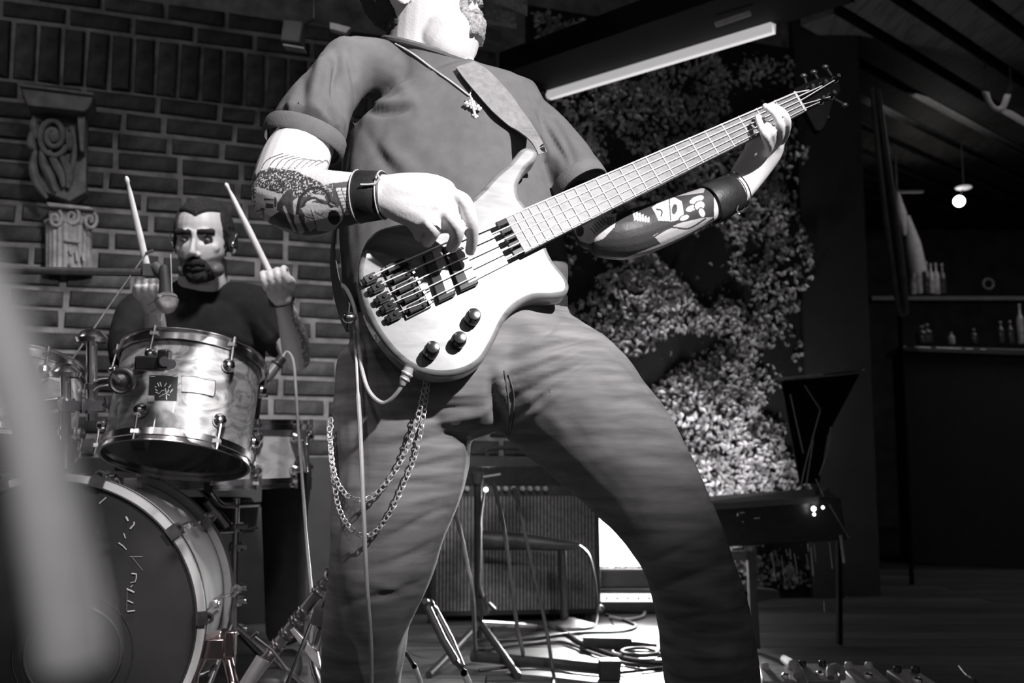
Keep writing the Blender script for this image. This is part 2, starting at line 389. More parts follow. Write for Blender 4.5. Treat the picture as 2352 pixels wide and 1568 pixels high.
# ---------------------------------------------------------------- carved console on the brick wall
stone = mat('grey_plaster_carving', .13, .75, 0, .35, 22, .6, 120)
cs = thing('wall_console', W(wall_s(130, 1), 1.9, .1), 'carved grey scroll bracket high on the brick wall at the left', 'bracket')
def D(px, py, off=0):                   # pixel on a plane lying off the brick wall
    dr = P(px, py, 1)-CO; o = WA+WN*off; t = (o-CO).dot(WN)/dr.dot(WN); return CO+dr*t
def slab(name, poly, o0, o1, par, m_=None, bev=.004): return mk(name, Geo().prism([D(x, y, o1) for x, y in poly], -WN*(o1-o0)), m_ or stone, par, bev)
slab('cornice', [(46,193),(214,214),(213,228),(205,246),(196,256),(74,243),(62,240),(52,212)], 0, .20, cs)
slab('cornice_cap', [(43,190),(216,212),(215,219),(45,198)], 0, .215, cs)
slab('back_block', [(74,240),(200,254),(198,440),(160,462),(100,440),(72,400)], 0, .10, cs)
slab('side_fillet', [(177,262),(196,260),(193,350),(183,345)], 0, .16, cs)
def relief(name, pts, r, off, par, rr=None): return mk(name, Geo().tube([D(x, y, off) for x, y in cr(pts, 5)], r, 8), stone, par)
sp = [(122+ (8+34*(1-k/26))*math.cos(.5+k*.48)*(.85), 312+(8+40*(1-k/26))*math.sin(.5+k*.48)) for k in range(27)]
relief('scroll', sp, .010, .13, cs); relief('scroll', [(165,290),(172,330),(168,375),(158,410)], .010, .12, cs)
for q in ([(82,345),(76,380),(84,420),(108,455)], [(96,340),(100,375),(118,410),(128,440)], [(112,345),(124,370),(140,400),(146,430)], [(135,350),(152,378),(160,405),(156,432)], [(74,300),(72,330),(82,345)], [(150,300),(160,322),(158,345)], [(80,270),(78,290),(84,318)]):
    mk('acanthus_leaf', Geo().tube([D(x, y, .12) for x, y in cr(q, 4)], [.006+.010*math.sin(PI*i/(4*(len(q)-1))) for i in range(4*(len(q)-1)+1)], 8), stone, cs)
mk('rosette', Geo().ell(D(124, 314, .13), (.022, .012, .022)), stone, cs)
stone2 = mat('pale_plaster_carving', .30, .65, 0, .35, 25, .5, 120)
ca = thing('column_capital', W(wall_s(160, 1), 1.6, .1), 'pale scrolled column head with a fluted shaft below the carved bracket', 'column')
slab('abacus', [(106,463),(205,474),(217,482),(110,474)], 0, .14, ca, stone2)
slab('capital_block', [(112,474),(216,484),(212,510),(112,505)], 0, .10, ca, stone2)
for cx, cy in ((127, 502), (207, 506), (166, 498)):
    sp = [(cx+(3+14*(1-k/16))*math.cos(k*.55-1), cy+(3+19*(1-k/16))*math.sin(k*.55-1)) for k in range(17)]
    mk('volute', Geo().tube([D(x, y, .125) for x, y in sp], .0065, 8), stone2, ca)
base_ = D(158, 628, .05); topc = D(158, 512, .05)
g = Geo(); rings = []
for f in (0, .05, .06, .9, .95, 1):
    r = .078 if f in (.06, .9) else .084; c = base_.lerp(topc, f)
    rings.append([c+WD*(r*(1-.07*(k % 2 == 0))*math.cos(2*PI*k/48))+WN*(r*(1-.07*(k % 2 == 0))*math.sin(2*PI*k/48)) for k in range(48)])
mk('fluted_shaft', g.rings(rings), stone2, ca, ang=20)
for q in ([(148,552),(184,556)], [(160,572),(164,585)], [(175,575),(177,600)], [(158,604),(162,610)], [(190,580),(193,600)]): mk('plaster_chip', Geo().tube([D(x, y, .136) for x, y in q], .005, 8), stone2, ca)
# ---------------------------------------------------------------- bar room seen on the right
slat = wood_mat('ceiling_board_wood', .025, .065, (8, 1.2, 8), .6, 1.5, 0, 3)
d2 = V((.73, .68, 0)).normalized(); n2 = V((-.68, .73, 0))
for k in range(15):
    c0 = P(2020, 210, 5.3).xy.to_3d()+n2*(k*.24-1.9); z0 = 2.69
    a = c0-d2*1.0; b = c0+d2*3.3
    if a.x < wc.x+.1: a = a+d2*((wc.x+.1-a.x)/d2.x)
    for q in ('b',):
        if b.x > XR-.1: b = a+d2*((XR-.1-a.x)/d2.x)
        if b.y > YB-.1: b = a+d2*((YB-.1-a.y)/d2.y)
    if (b-a).dot(d2) < .3: continue
    mk('ceiling_board', Geo().prism([a+V((0, 0, z0)), a+n2*.17+V((0, 0, z0)), a+n2*.17+V((0, 0, z0-.05)), a+V((0, 0, z0-.05))], b-a), slat, cl_, 0, smooth=False)
o = lamp('bar_lamp_up', 'SPOT', P(2110, 560, 6.6), P(2140, 330, 6.4), 2, .1, (1, .93, .88), 120, .9)
mf = thing('mirror', P(2040, 460, 5.0), 'tall dark-framed mirror leaning on the bar wall at the right', 'mirror')
dk = mat('frame_dark_wood', .09, .5, 0, .3, 20)
mk('mirror_frame', Geo().tube(crv([P(2003,200,4.9), P(2022,400,4.95), P(2048,600,5.0), P(2066,715,5.02), P(2078,722,5.02), P(2080,700,5.02), P(2066,560,5.0), P(2040,380,4.96), P(2016,205,4.92)], 4), .014, 8), dk, mf)
mk('mirror_glass', Geo().prism([P(2010,210,4.95), P(2050,595,5.03), P(2070,710,5.05), P(2076,690,5.05), P(2060,560,5.03), P(2020,230,4.97)], V((0, .02, 0))), mat('mirror_glass', .05, .1, .6), mf)
glow_ = thing('light_patch', P(2095, 520, 6.5), 'pale shapes standing for light on the wall above the bottles at the far bar', 'light_patch')  # pale solid shapes in place of light falling on the wall
mk('light_streak', Geo().tube([P(2062,440,6.5), P(2070,490,6.5), P(2078,540,6.5)], [.008, .035, .012], 10), mat('light_patch_pale', .5, .8), glow_)
mk('light_streak', Geo().tube([P(2085,495,6.5), P(2097,560,6.5), P(2110,625,6.5)], [.012, .05, .055], 10), mat('light_patch_pale', .5, .8), glow_)
mk('light_patch_rail', Geo().tube([P(2055,440,6.5), P(2120,440,6.5)], .010, 8).tube([P(2060,440,6.5), V((P(2060,440,6.5).x, P(2060,440,6.5).y, ZC))], .006, 6), dk, glow_)
mk('mirror_foot', Geo().tube([P(2066,715,5.03), V((P(2066,715,5.03).x, P(2066,715,5.03).y, .0))], .012, 8), mat('foot_black', .01, .9, spec=.1), mf)
def bottle(px, py, d, h, r, m_, lab, grp):
    b = P(px, py, d); k = h
    t = thing('bottle', b, lab, 'bottle', grp)
    mk('bottle_body', Geo().lathe([(r*.9, 0), (r, .01), (r, k*.58), (r*.9, k*.66), (r*.38, k*.76), (r*.34, k*.95)], Matrix.Translation(b), 16), m_, t)
    mk('bottle_cap', Geo().lathe([(r*.42, k*.93), (r*.42, k), (r*.3, k*1.01)], Matrix.Translation(b), 12), mat('cap_pale', .4, .4), t)
gl = mat('bottle_pale', .38, .15, 0, .4, 30, spec=.8); gd = mat('bottle_dark', .05, .08, 0, .4, 30, spec=.9)
for i, (x, h, m_) in enumerate(((2098,.24,gl),(2112,.26,gl),(2130,.22,gd),(2140,.2,gl),(2152,.21,gl),(2166,.2,gd))):
    bottle(x, 676-(i % 2)*2, 6.6, h, .022, m_, ['leftmost small pale bottle in the lit row on the far shelf', 'second bottle from the left on the far shelf, tallest and pale', 'dark bottle third from the left on the far shelf', 'pale bottle fourth from the left on the far shelf', 'pale bottle next to the right end of the far shelf row', 'dark bottle ending the far shelf row at the right'][i], 'bottles on the far bar shelf')
shf = tag(mk('shelf', Geo().box(P(2170, 682, 6.6)+V((.35, .03, -.015)), (1.7, .16, .025)), dk), 'dark bottle shelf behind the bar', 'shelf')
ct = thing('bar_counter', P(2300, 795, 5.9), 'dark bar counter with a thin shining edge at the far right', 'counter')
A_, B_ = P(2068, 792, 6.0), P(2500, 806, 5.6)
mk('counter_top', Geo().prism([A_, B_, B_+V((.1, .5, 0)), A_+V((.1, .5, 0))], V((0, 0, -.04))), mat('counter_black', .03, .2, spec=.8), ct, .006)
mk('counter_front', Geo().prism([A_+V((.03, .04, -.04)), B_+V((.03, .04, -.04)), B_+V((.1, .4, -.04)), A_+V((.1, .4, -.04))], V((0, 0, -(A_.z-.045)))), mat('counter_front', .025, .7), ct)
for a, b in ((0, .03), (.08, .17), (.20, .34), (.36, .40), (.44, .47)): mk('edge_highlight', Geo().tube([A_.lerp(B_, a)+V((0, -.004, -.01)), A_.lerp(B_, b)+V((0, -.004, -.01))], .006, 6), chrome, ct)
for i, (x, y, h, m_) in enumerate(((2118,790,.11,gd),(2130,790,.12,gd),(2186,790,.07,gl),(2238,790,.09,gd),(2300,788,.13,gd),(2322,790,.14,gd),(2346,790,.24,gl))):
    bottle(x, y, 5.95, h, .02+.012*(i in (0, 1)), m_, ['dark squat bottle at the left end of the bar counter', 'second dark squat bottle from the left end of the bar counter', 'small pale bottle on the bar counter', 'lone dark small bottle on the bar counter', 'dark bottle left of a pair at the right end of the counter', 'dark bottle right of a pair at the right end of the counter', 'tall pale bottle at the right edge of the picture on the counter'][i], None)
pl_ = thing('pendant_lamp', P(2203, 462, 6.2), 'small bright round lamp hanging over the far bar', 'lamp')
mk('bulb', Geo().ell(P(2203, 462, 6.2), (.034, .034, .034)), mat('bulb_glow', .9, .4, 0, .01, 10, emit=9), pl_)
mk('bulb_reflection', Geo().lathe([(.045, .075), (.05, .085), (.018, .10), (.008, .12), (.006, 3-.62)], Matrix.Translation(P(2203, 462, 6.2)) if False else Matrix.Translation(P(2207, 462, 6.25)), 20), mat('reflection_pale', .5, .5), pl_) if False else None
mk('bulb_reflection', Geo().ell(P(2213, 431, 6.2), (.05, .05, .012)), mat('reflection_pale', .5, .5, emit=.25), pl_)  # faintly glowing disc stands for the bulb's reflection
mk('lamp_cord', Geo().tube([P(2213, 431, 6.2), V((P(2213, 431, 6.2).x, P(2213, 431, 6.2).y, ZC-.03))], .003, 6), black_rubber, pl_)
mk('lamp_stem', Geo().tube([P(2213, 431, 6.2), P(2203, 455, 6.2)], .005, 6), black_metal, pl_)
gar = tag(mk('garland', Geo().tube([P(2262,200,5.2), V((P(2262,200,5.2).x, P(2262,200,5.2).y, ZC))], .004, 6).tube([P(2322,196,5.2), V((P(2322,196,5.2).x, P(2322,196,5.2).y, ZC))], .004, 6).tube(crv([P(2262,200,5.2), P(2270,232,5.2), P(2285,250,5.2), P(2302,248,5.2), P(2313,222,5.2), P(2322,196,5.2)], 5), .016, 8), mat('garland_grey', .16, .7)), 'drooping U-shaped grey garland under the boarded ceiling', 'garland')
ck = tag(mk('wall_ring', Geo().torus(Matrix.Translation(P(2270, 652, 6.9)) @ Matrix.Rotation(PI/2, 4, 'X'), .035, .008, 28, 8), mat('ring_grey', .16, .5)), 'small dim grey ring hanging above the bar counter', 'ring')
# ================================================================ bass guitar
GB = P(900, 682, 1.50)
def _nut(d): return P(1836, 233, d)
lo, hi = 1.5, 2.2
for _ in range(40):
    m_ = (lo+hi)/2
    if (_nut(m_)-GB).length < .864: lo = m_
    else: hi = m_
GN = _nut(lo)
GU = (GN-GB).normalized()
_y = V((0, -1, 0)); Gn = (_y-GU*_y.dot(GU)).normalized()      # front normal, towards the viewer
Gn = Matrix.Rotation(math.radians(-5), 3, GU) @ Gn
GV = GU.cross(Gn); GV = -GV if GV.z < 0 else GV                # across the strings, upwards
def G(px, py, h=0.0):                                          # point of the guitar's front plane seen at a pixel, raised by h
    o = GB+Gn*(h-.022)
    dr = (P(px, py, 1)-CO); t = (o-CO).dot(Gn)/dr.dot(Gn)
    return CO+dr*t
GM = Matrix((GU, GV, Gn)).transposed()                         # local axes as columns
lt = wood_mat('guitar_ash', .10, .225, (60, 6, 60), .35, .6, .3, 1.5)
_n = lt.node_tree.nodes; _mp = [q for q in _n if q.type == 'MAPPING'][0]
_mp.inputs['Scale'].default_value = (3.2, 30, 30)
_mp.inputs['Rotation'].default_value = (0, math.atan2(GU.z, GU.x), 0)
bass = thing('bass_guitar', GB, 'pale wood five-string bass guitar with black hardware, held across the body of the front player', 'guitar')
ol = [(1214,336),(1196,342),(1172,370),(1135,402),(1100,440),(1050,478),(985,500),(915,512),(865,528),(838,560),(824,610),(826,660),(842,715),(868,765),(905,812),
      (948,845),(1000,861),(1060,856),(1106,830),(1135,785),(1158,738),(1185,705),(1225,684),(1270,682),(1300,676),(1309,656),(1300,632),(1275,602),(1258,570),(1252,540),(1232,500),(1206,468),(1193,448),(1192,420),(1210,385),(1232,364),(1234,346)]
pts = [G(q[0], q[1]) for q in cr(ol, 4, True)]
mk('body', Geo().prism(pts, -Gn*.042), lt, bass, .012, 5, 60)
# neck wood behind the fretboard
fb_w = wood_mat('fretboard_wood', .085, .14, (60, 6, 60), .45, .6, 0, 2)
fb_w.node_tree.nodes['Mapping'].inputs['Scale'].default_value = (6, 60, 60)
fb_w.node_tree.nodes['Mapping'].inputs['Rotation'].default_value = (0, math.atan2(GU.z, GU.x), 0)
NT, NB = G(1823, 211, .017), G(1850, 256, .017)               # nut ends
ET, EB = G(1160, 499, .017), G(1206, 581, .017)               # body end of the fretboard
def fbp(s, v, h=0): return (NT.lerp(ET, s)).lerp(NB.lerp(EB, s), v)+Gn*h
g = Geo(); rings = []
for s in [0, .15, .4, .7, .85]:
    top, bot = fbp(s, 0), fbp(s, 1); w2 = (top-bot)*.5; c = (top+bot)*.5-Gn*.008
    rings.append([c+w2*math.cos(a)-Gn*math.sin(a)*(.017 if s < .8 else .022) for a in [PI*k/12 for k in range(13)]])
g.rings(rings); mk('neck', g, lt, bass, 0)
g = Geo(); g.prism([fbp(0, 0), fbp(0, 1), fbp(1, 1), fbp(1, 0)], -Gn*.0075); mk('fretboard', g, fb_w, bass, .001)
g = Geo()
for k in range(5):
    v0, v1 = .02+k*.2, .16+k*.2
    g.prism([fbp(1.0, v0, .001), fbp(1.0, v1, .001), fbp(1.03, v1, .001), fbp(1.03, v0, .001)], -Gn*.006)
mk('fretboard_end', g, black_gloss, bass, .001)
# frets: one object each
sE = (ET-NT).length
fretm = mat('fret_metal', .85, .3, .35, .05, 60)
mid = lambda s: fbp(s, .5)
Ltot = .864
for n in range(1, 25):
    dist = Ltot*(1-2**(-n/12)); s = dist/((mid(1)-mid(0)).length)
    if s > .985: break
    mk('fret', Geo().tube([fbp(s, .01, .0008), fbp(s, .99, .0008)], .0012, 6), fretm, bass)
mk('nut', Geo().prism([fbp(-.004, 0, .003), fbp(-.004, 1, .003), fbp(.004, 1, .003), fbp(.004, 0, .003)], -Gn*.010), mat('nut_brass', .75, .3, .6), bass, .0008)
# headstock
hs = [(1825,209),(1840,196),(1866,184),(1896,176),(1922,186),(1932,206),(1915,232),(1905,262),(1893,292),(1878,300),(1866,282),(1853,258)]
HSN = -Gn
mk('headstock', Geo().prism([G(q[0], q[1], .008) for q in cr(hs, 3, True)], -Gn*.014), mat('headstock_black', .005, .9, spec=.05), bass, .002, 2, 60)
tun = [(1858,207,1852,190),(1888,197,1878,180),(1917,184,1906,168),(1907,222,1925,232),(1883,234,1893,258)]
for i, (x, y, kx, ky) in enumerate(tun):
    a = G(x, y, .008)
    t = mk('tuning_peg', Geo().cyl(a, a+Gn*.016, .0045, .004, 12).torus(Matrix.Translation(a+Gn*.001) @ GM.to_4x4(), .0065, .0015, 16, 6), black_metal, bass)
    k = G(kx, ky, .0); dvec = (k-G(x, y, 0)).normalized()
    b = G(x, y, 0); e = b+dvec*.026
    kk = Geo().cyl(b+dvec*.01, e, .0025, .0025, 8).ell(e+dvec*.006, (.007, .0035, .005), None, 10, 6)
    mk('tuner_key', kk, black_metal, bass)
# bridge: tailpiece with five notched blocks, base with five saddles
strs = [(849.5,636.5),(866,656),(880,680),(893,699.6),(905.6,720.7)]
dirp = (0.905, -0.425); per = (.42, .905)
g = Geo()
for i, (x, y) in enumerate(strs):
    c = G(x+1, y+4, .007); g.box(c, (.020, .0125, .012), GM)
    g.cyl(c-GU*.016, c-GU*.004, .0052, .0052, 10)
    g.cyl(c+Gn*.001, c+Gn*.009, .0035, .003, 10)
mk('tailpiece', g, black_gloss, bass, .001)
g = Geo()
a0, a1, a2, a3 = G(875, 618, .001), G(925, 594, .001), G(990, 706, .001), G(933, 735, .001)
g.prism([a0, a1, a2, a3], Gn*.004); br = mk('bridge_plate', g, black_metal, bass, .001)
sad = []
for i in range(5):
    f = (i+.5)/5; c = (a0.lerp(a3, f)+a1.lerp(a2, f))*.5+Gn*.009
    g = Geo().box(c, (.030, .0125, .010), GM)
    for sx in (-1, 1): g.cyl(c+GV*.004*sx+GU*.008, c+GV*.004*sx+GU*.008+Gn*.009, .0016, .0016, 8)
    g.cyl(c-GU*.02, c-GU*.012, .0025, .0025, 8)
    mk('saddle', g, black_gloss, bass, .0012); sad.append(c+GU*.002+Gn*.0065)
    c2 = c+GU*.021-Gn*.001
    mk('saddle_screw', Geo().cyl(c2-GU*.006, c2+GU*.01, .0018, .0018, 8).box(c2, (.004, .011, .007), GM), chrome_dull, bass)
# two pickups
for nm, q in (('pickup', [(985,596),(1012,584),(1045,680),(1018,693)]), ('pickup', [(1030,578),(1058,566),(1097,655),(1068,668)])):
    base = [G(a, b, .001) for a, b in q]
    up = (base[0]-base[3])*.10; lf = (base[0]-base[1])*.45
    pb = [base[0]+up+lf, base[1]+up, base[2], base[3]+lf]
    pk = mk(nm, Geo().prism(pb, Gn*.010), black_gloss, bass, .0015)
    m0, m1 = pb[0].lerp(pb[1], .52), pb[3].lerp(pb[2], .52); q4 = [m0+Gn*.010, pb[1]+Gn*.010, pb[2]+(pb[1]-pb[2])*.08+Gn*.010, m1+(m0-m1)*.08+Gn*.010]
    tag(mk('pickup_sheen', Geo().prism(q4, Gn*.0008), mat('pickup_sheen_grey', .33, .35, 0, .1, 40), pk), 'pale sheen on one half of the pickup top')  # reflection on the glossy top, put in as a pale strip
# control knobs (tall black barrel knobs)
for (x, y, hh) in ((1082, 735, .026), (1050, 787, .024), (987, 812, .030)):
    a = G(x, y, 0)
    k = mk('control_knob', Geo().lathe([(.0115, 0), (.0118, hh*.55), (.0108, hh*.6), (.0105, hh*.93), (.009, hh), (.004, hh+.0005)], Matrix.Translation(a) @ GM.to_4x4(), 24), black_gloss, bass)
# strings
for i in range(5):
    nutp = fbp(0, .1+.2*i, .0045)
    tx, ty = tun[i][:2]
    tp = G(tx, ty, .015)
    tail = G(strs[i][0], strs[i][1], .011)
    r = (.00135, .00115, .0010, .0009, .0008)[i]
    mk('string', Geo().tube([tail, tail.lerp(sad[i], .6)+Gn*.001, sad[i], nutp, tp], r, 6), fretm, bass)
mk('strap_button', Geo().cyl(G(1236, 344, -.015), G(1250, 340, -.012), .006, .009, 12), chrome, bass)
mk('strap_lock', Geo().cyl(G(812, 732, -.02), G(795, 728, -.02), .008, .009, 14).ell(G(803, 730, -.015), (.011, .011, .009), None, 12, 8), chrome, bass)
mk('output_jack', Geo().cyl(G(945, 845, -.03), G(940, 852, -.03), .011, .011, 16), chrome, bass)
strapm = mat('strap_web', .20, .8, 0, .2, 90, .5, 700)
g = Geo(); cl = crv([G(800,730,-.03), P(785,700,1.62), P(770,640,1.74), P(765,560,1.86), P(790,420,1.96)], 5); rings = []
for i, p in enumerate(cl):
    t = (cl[min(i+1, len(cl)-1)]-cl[max(i-1, 0)]).normalized(); nn = V((-.9, -.4, 0)); nn = (nn-t*nn.dot(t)).normalized(); x = t.cross(nn)
    rings.append([p+x*.022-nn*.001, p-x*.022-nn*.001, p-x*.022+nn*.001, p+x*.022+nn*.001])
g.rings(rings); mk('strap', g, mat('strap_back', .06, .8, 0, .2, 90, .4, 600), bass)
# ================================================================ people: shared head builder
def head_frame(face, up):
    f = V(face).normalized(); u = V(up); u = (u-f*u.dot(f)).normalized(); x = (-f).cross(u)   # local: x, y=-face, z up
    return Matrix((x, -f, u)).transposed()
def head_geo(g, c, R, s=1.0):
    M = Matrix.Translation(c) @ (R.to_4x4()) @ Matrix.Scale(s, 4)
    h = Geo()
    h.ell((0, .012, .03), (.075, .096, .087), n=24, m=16)
    h.ell((0, -.025, -.018), (.065, .067, .088), n=24, m=16)
    h.ell((0, -.028, -.068), (.057, .056, .042), n=20, m=12)
    h.ell((0, -.071, -.098), (.024, .019, .017))
    for sx in (-1, 1):
        h.ell((sx*.028, -.083, .020), (.026, .011, .009))
        h.ell((sx*.041, -.058, -.022), (.020, .016, .018))
        h.ell((sx*.012, -.098, -.044), (.008, .009, .007))
        e = Matrix.Rotation(sx*-.35, 3, 'Z') @ Matrix.Rotation(-.15, 3, 'X')
        h.ell((sx*.080, .014, -.008), (.007, .019, .032), e)
        h.ell((sx*.046, -.03, -.082), (.018, .035, .02))
    limb3(h, [(0, -.084, .018, .0075, .009), (0, -.094, -.006, .0075, .009), (0, -.104, -.028, .009, .01), (0, -.107, -.040, .012, .011)], 12, 4)
    h.ell((0, -.088, -.064), (.023, .010, .0065)); h.ell((0, -.086, -.077), (.020, .010, .0065))
    h.xf(M); g.v, g.f = g.v, g.f; g.add(h.v, h.f)
    return M
def head_carve(me, M):
    a = getv(me); Mi = np.array(M.inverted()); L = a@Mi[:3, :3].T+Mi[:3, 3]
    near = (np.abs(L[:, 0]) < .1) & (L[:, 1] < -.03) & (np.abs(L[:, 2]) < .13)
    d = np.zeros(len(a))
    for sx in (-1, 1):
        q = ((L[:, 0]-sx*.031)/.021)**2+((L[:, 2]-.001)/.012)**2
        d += .013*np.exp(-q)
        q = ((L[:, 0]-sx*.031)/.015)**2+((L[:, 2]-.000)/.006)**2
        d -= .004*np.exp(-q)
        q = ((L[:, 0]-sx*.031)/.014)**2+((L[:, 2]+.001)/.0018)**2
        d += .003*np.exp(-q)
    q = (np.abs(L[:, 0])/.024)**4+((L[:, 2]+.0705)/.0022)**2
    d += .006*np.exp(-q)
    L[:, 1] += d*near
    Mm = np.array(M); setv(me, L@Mm[:3, :3].T+Mm[:3, 3])
    return L
def shell(name, me, M, pred, off, matl, parent, rough=0, seed=0):
    """hair or beard grown from the head surface itself"""
    b = bmesh.new(); b.from_mesh(me); Mi = M.inverted()
    keep = {}
    for v in b.verts:
        l = Mi @ v.co; keep[v.index] = pred(l) if abs(l.x) < .1 and abs(l.y) < .14 and abs(l.z) < .15 else 0
    fs = [f for f in b.faces if sum(keep[v.index] for v in f.verts)/len(f.verts) <= 0.0]
    bmesh.ops.delete(b, geom=fs, context='FACES')
    b.normal_update()
    inner = [(v, v.co.copy(), v.normal.copy()) for v in b.verts]
    for v, co, n in inner:
        l_ = Mi @ co; k = max(0.0, min(1.0, pred(l_)))
        v.co = co+n*(off*k-.0008+rough*noise.noise(co*180+V((seed, 0, 0)))*k)
    out = bpy.data.meshes.new(name); b.to_mesh(out); b.free(); out.shade_smooth()
    return link(name, out, matl, parent)
def finger(g, pts, r0, r1):
    n = len(pts); S = []
    for i, p in enumerate(pts):
        q = P(*p); r = r0+(r1-r0)*i/(n-1); S.append((q.x, q.y, q.z, r, r))
    limb3(g, S, 12, 5, 2.0, (0, 1, 0), .9)
# ---------------------------------------------------------------- tattoo drawing (ink in the skin), on each forearm's front, plus a rim-light strip
class Ink:
    def __init__(s, x0, y0, x1, y1):
        s.x0, s.y0 = x0, y0; s.k = 2; s.a = np.zeros(((y1-y0)*2, (x1-x0)*2)); yy, xx = np.mgrid[0:s.a.shape[0], 0:s.a.shape[1]]
        s.X = xx/2+x0; s.Y = yy/2+y0
    def ell(s, cx, cy, rx, ry, v, rot=0):
        c, n = math.cos(rot), math.sin(rot); dx = s.X-cx; dy = s.Y-cy
        s.a[((dx*c+dy*n)/rx)**2+((dy*c-dx*n)/ry)**2 < 1] = v; return s
    def poly(s, pts, v):
        ins = np.zeros(s.a.shape, bool); n = len(pts)
        for i in range(n):
            (xa, ya), (xb, yb) = pts[i], pts[(i+1) % n]
            if ya == yb: continue
            c = ((s.Y >= ya) != (s.Y >= yb)) & (s.X < (xb-xa)*(s.Y-ya)/(yb-ya)+xa); ins ^= c
        s.a[ins] = v; return s
    def line(s, pts, wd, v):
        q = cr(pts, 4)
        for i in range(len(q)-1):
            x0, y0 = q[i]; x1, y1 = q[i+1]; dx, dy = x1-x0, y1-y0; L2 = dx*dx+dy*dy+1e-6
            t = np.clip(((s.X-x0)*dx+(s.Y-y0)*dy)/L2, 0, 1)
            s.a[(s.X-x0-t*dx)**2+(s.Y-y0-t*dy)**2 < wd*wd/4] = v
        return s
    def sample(s, x, y):
        ix = ((x-s.x0)*2).astype(int); iy = ((y-s.y0)*2).astype(int)
        ok = (ix >= 0) & (iy >= 0) & (ix < s.a.shape[1]) & (iy < s.a.shape[0])
        o = np.zeros(len(x)); o[ok] = s.a[iy[ok], ix[ok]]; return o
def speckle(ink, mask, thr, v, sc_=5):
    rs = np.random.RandomState(3); h, w_ = ink.a.shape
    z = rs.rand(h//sc_+2, w_//sc_+2); yy, xx = np.mgrid[0:h, 0:w_]
    fy, fx = yy/sc_, xx/sc_; iy, ix = fy.astype(int), fx.astype(int); fy -= iy; fx -= ix
    n = (z[iy, ix]*(1-fx)+z[iy, ix+1]*fx)*(1-fy)+(z[iy+1, ix]*(1-fx)+z[iy+1, ix+1]*fx)*fy
    ink.a[mask & (n > thr)] = v
R_ = Ink(555, 320, 835, 565)
# right arm: feather lines up the elbow fold
for i in range(9):
    R_.line([(596+i*16, 398-i*2.2), (612+i*17, 368), (650+i*13, 352+i*3)], 2.2, .85)
m = (R_.Y > 395+(R_.X-600)*.05) & (R_.X < 835); R_.a[m] = .03
R_.poly([(650,440),(700,436),(764,420),(835,412),(835,565),(618,565),(616,505),(640,486)], .88)
R_.poly([(585,400),(620,384),(680,392),(735,418),(760,440),(730,452),(690,446),(640,444),(590,428)], .95)
msk = (R_.Y > 380) & (R_.Y < 452) & (R_.X > 585) & (R_.X < 765); speckle(R_, msk, .62, .15, 4)
R_.poly([(562,395),(585,372),(590,420),(582,520),(600,548),(570,520)], .8)
speckle(R_, (R_.X < 592) & (R_.Y > 360), .5, .1, 6)
for (x, y, w_, h) in ((606,455,26,5),(610,466,18,12),(630,452,5,24),(598,476,10,8),(636,470,12,14)): R_.poly([(x,y),(x+w_,y+2),(x+w_,y+h),(x,y+h)], .9)
for i in range(5): R_.line([(588+i*3, 486+i*9), (600+i*2, 482+i*9), (606, 490+i*9)], 3, .85)
R_.poly([(618,500),(640,486),(660,496),(672,530),(650,545),(620,545)], .95)
R_.line([(640,470),(655,448),(668,440),(664,480),(672,505),(690,535)], 9, .9)
R_.line([(652,475),(662,500),(676,530)], 6, .08); R_.poly([(672,462),(684,452),(686,500),(700,532),(690,540),(676,510)], .08); R_.poly([(700,462),(722,446),(742,448),(750,462),(738,456),(718,462),(704,482)], .05)
R_.line([(682,490),(690,452),(716,432),(744,436),(758,462),(748,474)], 7, .97)      # brow arch of the skull
R_.line([(694,480),(702,462),(722,454),(740,466)], 6, .95)
R_.poly([(690,478),(720,464),(752,470),(784,480),(790,520),(760,532),(730,530),(706,500)], .05)
R_.ell(767, 499, 14, 17, 1, -.25); R_.line([(779,474),(786,495),(782,514)], 2.5, .1)
R_.ell(763, 470, 9, 7, .95, -.5); R_.line([(757,466),(768,472)], 2, .1)
R_.line([(722,484),(736,494),(742,488)], 1.8, .9)
R_.poly([(700,480),(714,484),(728,520),(712,532),(700,512)], .25); R_.line([(704,498),(722,502)], 2, .95); R_.line([(714,482),(728,524)], 2.2, .95)
for k in range(2):                                                                       # rows of teeth
    for i in range(8):
        x, y = 771+i*3.0+k*13, 432+i*8.0; R_.poly([(x,y),(x+11,y-2),(x+12,y+5),(x+1,y+6)], .08)
R_.line([(768,428),(776,455),(792,500)], 2, .95); R_.line([(783,430),(792,458),(806,498)], 2, .95); R_.line([(797,428),(806,458),(816,498)], 3.5, .95)
R_.poly([(790,500),(835,490),(835,560),(700,560),(700,545),(760,538)], .9)
R_.poly([(560,545),(700,548),(700,565),(560,565)], .9)
L_ = Ink(1290, 400, 1720, 620); L_.a[:] = .97
L_.poly([(1318,530),(1345,505),(1372,500),(1405,470),(1418,482),(1412,520),(1386,548),(1352,560),(1330,552)], .25)
L_.ell(1332, 530, 9, 13, .95); 
for i in range(6): L_.line([(1356+i*5, 524-i*5), (1366+i*5, 536-i*5)], 2.5, .95)
for i in range(4): L_.line([(1380+i*6, 512+i*2), (1392+i*5, 498), (1398+i*4, 515)], 2, .9)
for i in range(6): L_.poly([(1452+i*7, 484+i*3),(1457+i*7, 482+i*3),(1462+i*6, 504+i),(1457+i*6, 507+i)], .25)
L_.poly([(1497,476),(1520,458),(1548,452),(1566,462),(1572,500),(1545,508),(1512,506),(1505,490)], .18)
L_.ell(1549, 480, 6, 12, .97, .2); L_.line([(1508,480),(1520,484),(1518,496)], 3.5, .95); L_.line([(1537,458),(1540,505)], 2.4, .95)
